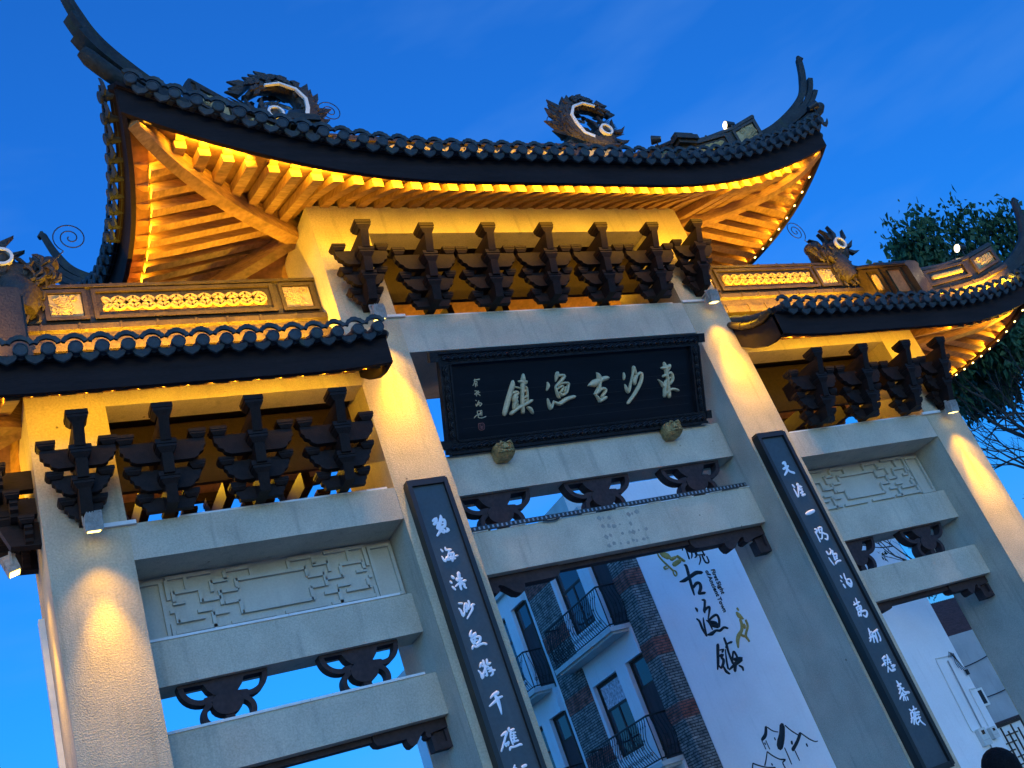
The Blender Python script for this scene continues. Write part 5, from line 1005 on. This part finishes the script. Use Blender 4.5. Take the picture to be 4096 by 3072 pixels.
roof_lamp((5.25, -1.42, 10.93), (.9, -.5, .25), 'unlit dark spotlight at the foot of the right corner tail', False)
roof_lamp((7.75, -.70, 8.62), (-1, .2, .1), 'lit spotlight on the curved ridge of the lower right roof, before the tree', True, 3)
# dark light tube laid along the lower middle beam
t = thing('light_tube', 'long dark segmented light tube lying along the lower middle beam', 'light strip', (0, .40, 5.56))
m = MB(); m.box(-2.05, 2.15, .372, .402, 5.552, 5.606, .004); o = m.build('tube', 'darkmetal', t)
m = MB()
for i in range(70): x = -2.02 + i*.06; m.box(x, x+.022, .3695, .3725, 5.562, 5.596)
m.build('segment', 'steel', o)['kind'] = 'stuff'
m = MB()
for i in range(9): x = -1.98 + i*.5; m.box(x, x+.2, .385, .403, 5.543, 5.552)
m.build('clip', 'strip', o)['kind'] = 'stuff'
MB().tube([(-1.05, .37, 5.545), (-.98, .366, 5.528), (-.88, .366, 5.528), (-.82, .37, 5.545)], .011, 6).build('cable_loop', 'darkmetal', t)
# ------------------------------------------------------------------ white sign wall and brick house behind
XF, YF = 6.8, 10.0
ww = thing('sign_wall_building', 'white rendered wall with black calligraphy, ochre fish and ink-drawn houses', 'building', (11.2, 10.5, 0))
wl = MB().box(7.14, 15.4, YF, YF+1.3, 0, 9.95).build('wall', 'wwall', ww)
for ch in STROKES['wall']:
    m = MB()
    for st in ch: brush(m, [(a, b, w*.95) for a, b, w in st], lambda a, b, h: (a, YF-h, b), .03, True)
    m.build('black_character', 'ink', wl, smooth=50)
m = MB()
for st in STROKES['houses'][0]: brush(m, [(a, b, w*.95) for a, b, w in st], lambda a, b, h: (a, YF-h, b), .02, True)
m.build('house_drawing', 'ink', wl, smooth=50)
for k in ('fish1', 'fish2'):
    m = MB()
    for i, st in enumerate(STROKES[k][0]): brush(m, [(a, b, w*.95) for a, b, w in st], lambda a, b, h: (a, YF-h, b), .03 + .004*i, True)
    m.build('ochre_fish', 'fish', wl, smooth=50)
def text(body, x, z, size, name):
    c = bpy.data.curves.new(name, 'FONT'); c.body = body; c.size = size; c.extrude = .006; c.offset = .004; c.shear = 0; c.space_character = 1.04; c.space_word = .45
    o = bpy.data.objects.new(name, c); COL.objects.link(o)
    me = bpy.data.meshes.new_from_object(o.evaluated_get(bpy.context.evaluated_depsgraph_get())); bpy.data.objects.remove(o); bpy.data.curves.remove(c)
    me.transform(Matrix(((0, 1, 0, x), (0, 0, -1, YF-.008), (-1, 0, 0, z), (0, 0, 0, 1)))); me.materials.clear(); me.materials.append(M['ink'])
    q = bpy.data.objects.new(name, me); COL.objects.link(q); adopt(q, wl); return q
text('First Sight', 9.055, 7.40, .158, 'english_lettering'); text('of Ancient Town', 8.88, 7.40, .158, 'english_lettering')
# conduits, meter boxes and wiring on the right end of the white wall
def tube_thing(name, label, cat, pts, r, mt, group=None):
    m = MB(); m.tube(pts, r, 8); o = m.build(name, mt, smooth=50); tag(o, label, cat, group); return origin(o, pts[-1])
Y1 = YF-.03
tube_thing('conduit', 'thin white pipe bent over the white wall to the larger meter box', 'pipe', [(15.15, Y1, 3.90), (14.57, Y1, 3.93), (14.55, Y1, 3.85), (14.50, Y1, 2.12), (14.52, Y1, 2.06), (14.60, Y1, 2.06)], .014, 'white', 'pipes on the white wall')
tube_thing('conduit', 'grey pipe running down beside the wires to between the meter boxes', 'pipe', [(14.93, Y1, 3.80), (14.91, Y1, 3.1), (14.88, Y1, 2.3), (14.85, Y1, 1.4), (14.85, Y1, .3)], .017, 'steel', 'pipes on the white wall')
tube_thing('conduit', 'short white pipe from the wall edge down to the smaller meter box', 'pipe', [(15.36, Y1, 2.98), (15.14, Y1, 3.0), (15.13, Y1, 2.9), (15.12, Y1, 2.05)], .014, 'white', 'pipes on the white wall')
def meter(x, z, w, h, label):
    t = thing('meter_box', label, 'meter box', (x, YF, z), 'meter boxes on the white wall')
    b = MB().box(x, x+w, YF-.13, YF-.002, z, z+h, .012).build('case', 'cream', t)
    MB().box(x+w*.3, x+w*.72, YF-.134, YF-.131, z+h*.62, z+h*.86).build('window', 'glass', b)
    MB().box(x+.02, x+w-.02, YF-.1335, YF-.131, z+h*.3, z+h*.32).build('seam', 'steel', b)
meter(14.60, 1.66, .26, .42, 'larger pale meter box below the bent white pipe')
meter(15.02, 1.74, .20, .28, 'smaller pale meter box by the wall edge')
t = thing('wire_bundle', 'tangle of black wires with a hanging plug at the wall edge', 'wires', (15.1, YF-.05, 3.85))
rr = random.Random(4)
for i in range(4):
    z = 3.93 - i*.02; m = MB(); m.tube([(15.0 + .05*i, Y1-.02, 3.86), (15.06 + .04*i, Y1-.05, z + .06), (15.13 + .02*i, Y1-.05, z - .10), (15.10 + .06*i, Y1-.04, 3.68 - .05*i), (15.12 + .07*i, Y1-.04, 3.55 - .06*i)], .009, 5); m.build('wire', 'wire', t)
MB().box(15.30, 15.37, Y1-.06, Y1-.01, 3.33, 3.46).build('plug', 'wire', t)
# brick house with iron balconies (its street front runs away from the viewer)
bh = thing('brick_house', 'grey brick house with red bands, pale recessed bays and iron balconies', 'building', (XF+2, 16, 0))
core = MB().box(XF, XF+3.9, YF+1.32, 25.2, 0, 9.72).build('wall', 'wwall', bh)
MB().box(XF-.03, XF+4.0, 11.36, 25.25, 9.722, 10.48).build('parapet', 'cream', bh)
MB().box(XF-.28, XF-.001, 10.6, 25.2, 9.62, 9.80).build('eave_slab', 'cream', bh)
PITCH, PER = 3.09, 4.33
def pier(y0, y1, x0=6.62, x1=6.8, red=True):
    o = MB().box(x0, x1, y0, y1, 0, 9.6).build('brick_pier', 'brick', bh)
    for za, zb in ((7.44, 7.83), (5.76, 6.16), (4.30, 4.67), (2.66, 3.06), (1.2, 1.6), (8.93, 9.28)):
        MB().box(x0-.006, x1+.0, y0-.006, y1+.006, za, zb).build('red_band', 'redbrick', o)
    return o
o = MB().box(6.70, 7.138, 10.02, 10.60, 0, 9.9).build('brick_pier', 'brick', bh)
for za, zb in ((7.44, 7.83), (5.76, 6.16), (4.30, 4.67), (2.66, 3.06), (8.93, 9.28)):
    MB().box(6.694, 7.137, 10.014, 10.606, za, zb).build('red_band', 'redbrick', o)
MB().box(6.8, 7.5, 10.61, 11.31, 0, 9.6).build('bay_wall', 'wwall', bh)
for k in range(1, 4): pier(13.2 + (k-1)*PER, 14.52 + (k-1)*PER)
def opening(y0, y1, z0, z1, kind):
    dpt = .16
    o = MB().box(XF-.012, XF+.02, y0-.0, y1+.0, z0, z1).build('window' if kind != 'door' else 'door', 'wframe', bh)
    def pane(a0, a1, b0, b1, mt='glass', nm='pane', dx=-.018): MB().box(XF+dx, XF-.0125, a0, a1, b0, b1).build(nm, mt, o)
    f = .055; zt = z1 - .62
    if kind == 'door':
        pane(y0+f, y1-f, zt+.03, z1-f)
        pane(y0+.02, y1-.02, z0+.02, zt-.03, 'brown', 'leaf', -.03)
    else:
        mt = 'curtain' if kind == 'curtained' else 'glass'
        pane(y0+f, y1-f, zt+.03, z1-f, mt)
        mid = y0 + (y1-y0)*.5
        pane(y0+f, mid-.03, z0+f, zt-.03); pane(mid+.03, y1-f, z0+f, zt-.03, mt if kind != 'curtained' else 'glass')
        for a0, a1, b0, b1 in ((y0, y1, zt-.03, zt+.03), (mid-.03, mid+.03, z0, zt-.0301)): MB().box(XF-.035, XF-.013, a0, a1, b0, b1).build('glazing_bar', 'wframe', o)
    for a0, a1, b0, b1 in ((y0-.04, y0, z0, z1+.04), (y1, y1+.04, z0, z1+.04), (y0, y1, z1, z1+.04)): MB().box(XF-.045, XF, a0, a1, b0, b1).build('frame', 'wframe', o)
for fl in range(3):
    z = 9.08 - PITCH*fl
    for b in range(3):
        y = PER*b
        opening(11.88+y, 13.02+y, z-1.72, z, 'curtained' if (fl == 1 and b == 0) else 'window')
        opening(10.66+y, 11.30+y, z-2.4, z, 'door')
for b in range(3):          # rendered piers and spandrels standing proud of the openings
    y = PER*b
    for y0, y1 in ((11.345, 11.835), (13.065, 13.195)): MB().box(XF-.15, XF-.001, y0+y, y1+y, 0, 9.615).build('rendered_pier', 'wwall', bh)
    for fl in range(3):
        z = 9.08 - PITCH*fl
        for y0, y1, h in ((10.605, 11.344, 0), (11.836, 13.064, 1)): MB().box(XF-.149, XF-.001, y0+y, y1+y, z+.045, 9.614 if fl == 0 else z+PITCH-2.42).build('spandrel', 'wwall', bh)
        MB().box(XF-.149, XF-.001, 11.836+y, 13.064+y, z-2.42, z-1.765).build('spandrel', 'wwall', bh)
def balcony(y0, y1, zb):
    s = MB().box(6.12, XF-.002, y0, y1, zb, zb+.11).build('balcony', 'cream', bh)
    MB().box(6.20, XF-.004, y0+.06, y1-.06, zb-.06, zb-.002).build('slab_soffit', 'cream', s)
    zt = zb + 1.10; z0 = zb + .17
    def belly(t): return .17*math.sin(math.pi*min(1, t*1.05))**1.2*(1-t)**.35 if t < .95 else 0
    # rails
    path = [(XF-.02, y0+.05), (6.19, y0+.05), (6.19, y1-.05), (XF-.02, y1-.05)]
    m = MB()
    for z, r in ((zt, .022), (z0, .016)): m.tube([(a, b, z) for a, b in path], r, 6)
    for a, b in path: m.tube([(a, b, zb+.1), (a, b, zt)], .014, 6)
    rail = m.build('railing', 'iron', s)
    def bar(a, b, ox, oy):
        m = MB(); m.tube([(a + ox*belly(t), b + oy*belly(t), lerp(z0, zt, t)) for t in [k/9 for k in range(10)]], .0095, 5)
        t = .80; m.ball((a + ox*belly(t), b + oy*belly(t), lerp(z0, zt, t)), (.018, .018, .026), 6, 5)
        m.build('baluster', 'iron', rail)
    n = int((y1-y0)/.105)
    for i in range(1, n): bar(6.19, lerp(y0+.05, y1-.05, i/n), -1, 0)
    for i in range(1, 6):
        bar(lerp(6.19, XF-.02, i/6), y0+.05, 0, -1); bar(lerp(6.19, XF-.02, i/6), y1-.05, 0, 1)
    m = MB()       # scrolls
    def scroll(c, ex, sgn, r0=.062):
        pts = []
        for i in range(19):
            t = i/18; a = 2*math.pi*1.25*t; r = r0*(1-.8*t); pts.append(Vector(c) + Vector(ex)*(sgn*r*math.cos(a)) + Vector((0, 0, r*math.sin(a))))
        m.tube(pts, .0075, 4)
    n = int((y1-y0)/.30)
    for i in range(n):
        y = lerp(y0+.2, y1-.2, (i+.5)/n)
        for t, sg in ((.16, 1), (.16, -1), (.36, 1), (.50, -1)): scroll((6.19 - belly(t) - .004, y + sg*.075, lerp(z0, zt, t)), (0, 1, 0), -sg, .06 if t < .3 else .045)
    for ys, sy in ((y0+.05, -1), (y1-.05, 1)):
        for xx in (6.36, 6.6):
            for t, sg in ((.16, 1), (.16, -1), (.42, 1)): scroll((xx + sg*.07, ys + sy*(belly(t)+.004), lerp(z0, zt, t)), (1, 0, 0), -sg)
    m.build('scrollwork', 'iron', rail)['kind'] = 'stuff'
for fl in range(2):
    for b in range(3): balcony(10.62 + PER*b, 13.62 + PER*b, 6.66 - PITCH*fl)
# far block with a stair railing glimpsed past the white wall, and the tiled house beyond
t = thing('roof_railing', 'upright pale metal rails on the roof edge behind the right bay', 'railing', (15.5, 10.4, 6.6))
for i, (x, r) in enumerate(((15.44, .026), (15.56, .016), (15.64, .016), (15.74, .026))):
    MB().tube([(x, 10.3, 6.2), (x, 10.3, 7.7)], r, 6).build('upright', 'white', t)
for z in (6.9, 7.35): MB().tube([(15.44, 10.3, z), (15.74, 10.3, z)], .014, 6).build('rail', 'white', t)
hs = thing('tiled_house', 'low grey rendered house under a red-brown tiled roof, far right', 'house', (23, 14, 0))
hw = MB().box(15.44, 27, 12.4, 20, 0, 4.62).build('wall', 'grey', hs)
m = MB(); rows = []
xe0, xe1, ye, yr, zb, zr_ = 15.2, 27.4, 13.85, 18.0, 4.62, 6.75
ns = 110
for i in range(ns*2+1):
    x = lerp(xe0, xe1, i/(ns*2)); h = .045 if i % 2 else 0
    rows.append([(x, lerp(ye, yr, t), lerp(zb, zr_, t) + h - .03*((t*18) % 1)) for t in [k/36 for k in range(37)]])
quadstrip(m, rows); m.build('roof', 'rooftile', hs)
MB().box(15.44, 27, 12.405, 13.9, 4.622, 4.70).build('ledge', 'grey', hs)
m = MB(); m.tube([(19.6, ye+.05, 4.70), (21.9, yr-.9, 6.42)], .10, 8); m.build('ridge_cap', 'steel', hs)
MB().box(19.4, 20.2, 13.6, 13.9, 4.5, 4.62).build('eave_beam', 'brown', hs)
lw = MB().box(17.80, 19.2, 12.36, 12.398, .5, 2.06).build('lattice_window', 'white', hs)
m = MB(); q = random.Random(8)
for a, b in ((17.80, 17.86), (19.14, 19.2)): m.box(a, b, 12.32, 12.359, .5, 2.06)
for a, b in ((.5, .56), (1.98, 2.06)): m.box(17.861, 19.139, 12.32, 12.359, a, b)
for i in range(5):
    x = 18.0 + i*.22; m.box(x, x+.035, 12.325, 12.358, .57+.12*(i % 2), 1.97-.14*((i+1) % 2))
for j in range(6):
    z = .72 + j*.2; x = 17.87 + .22*(j % 3); m.box(x, x+.50, 12.326, 12.357, z, z+.035)
m.build('lattice', 'wframe', lw)
MB().box(17.75, 19.25, 12.28, 12.36, 2.062, 2.13).build('lintel', 'brown', hs)
t = thing('meter_cabinet', 'white cut-out cabinet with a black slot on the grey house wall', 'cabinet', (18.1, 12.3, 2.8))
b = MB().box(17.90, 18.28, 12.28, 12.398, 2.62, 3.12).build('case', 'white', t); MB().box(18.02, 18.20, 12.272, 12.281, 2.68, 3.06).build('slot', 'wire', b)
for z0, z1, lb in ((3.75, 4.15, 'upper black cable sagging across the grey house wall'), (2.85, 3.05, 'lower black cable sagging across the grey house wall')):
    tube_thing('cable', lb, 'cable', [(lerp(17.6, 20.5, t), 12.30, lerp(z0, z1, t) - .10*math.sin(math.pi*t)) for t in [i/8 for i in range(9)]], .014, 'wire', 'cables on the grey house')
# ------------------------------------------------------------------ trees
def leafcluster(m, c, r, n, size, q):
    for _ in range(n):
        d = Vector((q.gauss(0, 1), q.gauss(0, 1), q.gauss(0, .8))); d = d.normalized()*r*q.random()**.5; p = c + d
        a = Vector((q.gauss(0, 1), q.gauss(0, 1), q.gauss(0, .5) - .5)).normalized(); b = a.cross(Vector((q.gauss(0, 1), q.gauss(0, 1), q.gauss(0, 1)))).normalized(); s = size*q.uniform(.6, 1.3)
        nn = a.cross(b)*s*.12
        m.add([p, p + a*s*.45 + b*s*.30 + nn, p + a*s*1.1, p + a*s*.45 - b*s*.30 + nn], [(0, 1, 2, 3)])
def tree(base, h, spread, label, lm, leaf, nper, seed, first, lean=(0, 0), lr=.45, depth=4, bare=0.0, tr=.2, radius=3.):
    q = random.Random(seed); t = thing('tree', label, 'tree', base)
    tb = MB(); lf = MB(); tips = []
    def grow(p, d, L, r, lev):
        pts = [p]; rs = [r]; k = 4
        for i in range(k):
            d = (d + Vector((q.gauss(0, .13), q.gauss(0, .13), q.gauss(.03, .07)))).normalized(); pts.append(pts[-1] + d*L/k); rs.append(lerp(r, r*.62, (i+1)/k))
        tb.tube(pts, rs, 7 if lev < 2 else 5, cap=lev < 2)
        if lev >= depth: tips.append(pts[-1]); tips.append(pts[-2]); return
        nb = 2 if q.random() < .35 else 3
        for i in range(nb):
            az = 2*math.pi*(i/nb) + q.uniform(-.6, .6); el = q.uniform(.35, .85) if lev else q.uniform(.3, .7)
            s = Vector((math.cos(az), math.sin(az), 0)); s = (s - d*s.dot(d)).normalized()
            nd = (d*math.cos(el) + s*math.sin(el)*spread).normalized()
            grow(pts[-1] if i else pts[-1], nd, L*q.uniform(.62, .82), r*.60*q.uniform(.85, 1.1), lev+1)
        if lev >= 1:
            s = Vector((q.gauss(0, 1), q.gauss(0, 1), .3)).normalized(); grow(pts[2], (d*.5 + s).normalized(), L*.55, r*.4, lev+1)
    grow(Vector(base), Vector((lean[0], lean[1], 1)).normalized(), h*first, tr, 0)
    ztop = max(p.z for p in tips)
    for p in tips:
        if q.random() < bare or (lm == 'leaf' and p.z < base[2] + (ztop-base[2])*.70): continue
        leafcluster(lf, p, lr*q.uniform(.7, 1.25), int(nper*q.uniform(.5, 1.4)), leaf, q)
    B = Vector(base); zmax = max(p.z for p in tips) - B.z; rad = sorted(math.hypot(p.x-B.x, p.y-B.y) for p in tips)[int(len(tips)*.9)]
    kz, kr = h/zmax, radius/rad
    for mb_ in (tb, lf): mb_.v = [((x-B.x)*kr + B.x, (y-B.y)*kr + B.y, (z-B.z)*kz + B.z) for x, y, z in mb_.v]
    tk = tb.build('trunk', 'bark', t, smooth=60)
    lf.build('crown', lm, t); return t
tree((16.6, 7.3, 0), 11.2, .85, 'half-bare tree with dark twisting boughs behind the far right pillar', 'leafd', .16, 8, 12, .42, (-.05, 0), .24, 5, .74, .26, 3.4)
tree((24.0, 9.4, 0), 17.0, .8, 'leafy green tree rising behind the ridge of the lower right roof', 'leaf', .40, 60, 5, .36, (0, 0), 1.15, 5, .25, .34, 4.2)
tree((28.0, 10.2, 0), 18.0, .8, 'taller leafy green tree behind the right corner tail', 'leaf', .40, 60, 9, .36, (0, 0), 1.15, 5, .25, .34, 3.6)
# ------------------------------------------------------------------ person at the foot of the picture
def person():
    hx, hy = -3.12, -5.88
    t = thing('person', 'person seen from behind, only the top of a black-haired head in view', 'person', (hx, hy, .012))
    H = 1.52; f = Vector((.62, .78, 0)); sd = Vector((.78, -.62, 0)); O = Vector((hx, hy, .012))
    V = []; Ed = []; Rd = []
    def v(a, b, z, r, par=None):
        V.append(O + sd*a + f*b + Vector((0, 0, z))); Rd.append(r)
        if par is not None: Ed.append((par, len(V)-1))
        return len(V)-1
    pel = v(0, 0, .84, (.14, .11)); wst = v(0, .01, .98, (.125, .10), pel); chs = v(0, .0, 1.14, (.15, .11), wst); shl = v(0, -.01, 1.24, (.13, .085), chs); nk = v(0, 0, 1.31, (.052, .055), shl); nk2 = v(0, .01, 1.36, (.05, .052), nk)
    hd1 = v(0, .02, 1.41, (.065, .078), nk2); hd2 = v(0, .02, 1.46, (.07, .085), hd1)
    for s in (-1, 1):
        sh = v(s*.155, -.01, 1.23, (.058, .06), shl); el = v(s*.205, -.01, .98, (.042, .042), sh); wr = v(s*.215, .06, .775, (.026, .03), el); hn = v(s*.213, .085, .70, (.022, .036), wr)
        for k in range(4):
            a = v(s*.213, .115 - .02*k, .655, (.0085, .0085), hn); v(s*.208, .112 - .018*k, .612 + .006*abs(k-1), (.0075, .0075), a)
        th = v(s*.196, .125, .69, (.009, .009), hn); v(s*.19, .14, .66, (.0085, .0085), th)
        hp = v(s*.085, 0, .78, (.09, .095), pel); kn = v(s*.09, .015, .43, (.056, .06), hp); an = v(s*.09, -.005, .085, (.036, .04), kn); v(s*.095, .12, .035, (.036, .026), an)
    me = bpy.data.meshes.new('body'); me.from_pydata(V, Ed, []); ob = bpy.data.objects.new('body', me); COL.objects.link(ob)
    sk = ob.modifiers.new('skin', 'SKIN'); 
    for i, r in enumerate(Rd): me.skin_vertices[0].data[i].radius = r
    me.skin_vertices[0].data[0].use_root = True
    su = ob.modifiers.new('sub', 'SUBSURF'); su.levels = 2; su.render_levels = 2
    bm_ = bpy.data.meshes.new_from_object(ob.evaluated_get(bpy.context.evaluated_depsgraph_get())); bpy.data.objects.remove(ob)
    bm_.materials.clear()
    for k in ('skin', 'cloth', 'trousers', 'shoe'): bm_.materials.append(M[k])
    for p in bm_.polygons:
        z = p.center.z; p.material_index = 0 if z > 1.335 or (z < .76 and abs((p.center - O).dot(sd)) > .185) else (1 if z > .84 else (2 if z > .09 else 3))
    bm_.shade_smooth(); body = bpy.data.objects.new('body', bm_); COL.objects.link(body); adopt(body, t)
    m = MB(); c = O + f*.02 + Vector((0, 0, 1.44)); N = 18      # head of hair: cap over the crown and nape
    rings = []
    for j in range(9):
        a = math.pi*.5*(1 - j/8*1.42); rings.append([tuple(c + sd*(.088*math.cos(a)*math.cos(2*math.pi*i/N)*(1.02 + .03*math.sin(5*i))) + f*((.105*math.cos(a)*math.sin(2*math.pi*i/N))*(1.0 + .02*math.sin(3*i)) - .008) + Vector((0, 0, .105*math.sin(a)))) for i in range(N)])
    m.loft(rings); m.build('hair', 'hair', body, smooth=True)
    m = MB()
    for s in (-1, 1): m.ball(tuple(c + sd*s*.082 + f*.0 + Vector((0, 0, -.04))), (.014, .02, .03), 8, 6)
    q = m.build('ear', 'skin', body, smooth=True)
    m = MB(); m.ball(tuple(c + f*.112 + Vector((0, 0, -.05))), (.013, .016, .02), 8, 6); m.build('nose', 'skin', body, smooth=True)
    m = MB()
    for s in (-1, 1): m.ball(tuple(c + f*.094 + sd*s*.03 + Vector((0, 0, -.022))), (.013, .010, .007), 8, 6)
    m.build('eye', 'ink', body, smooth=True)
person()
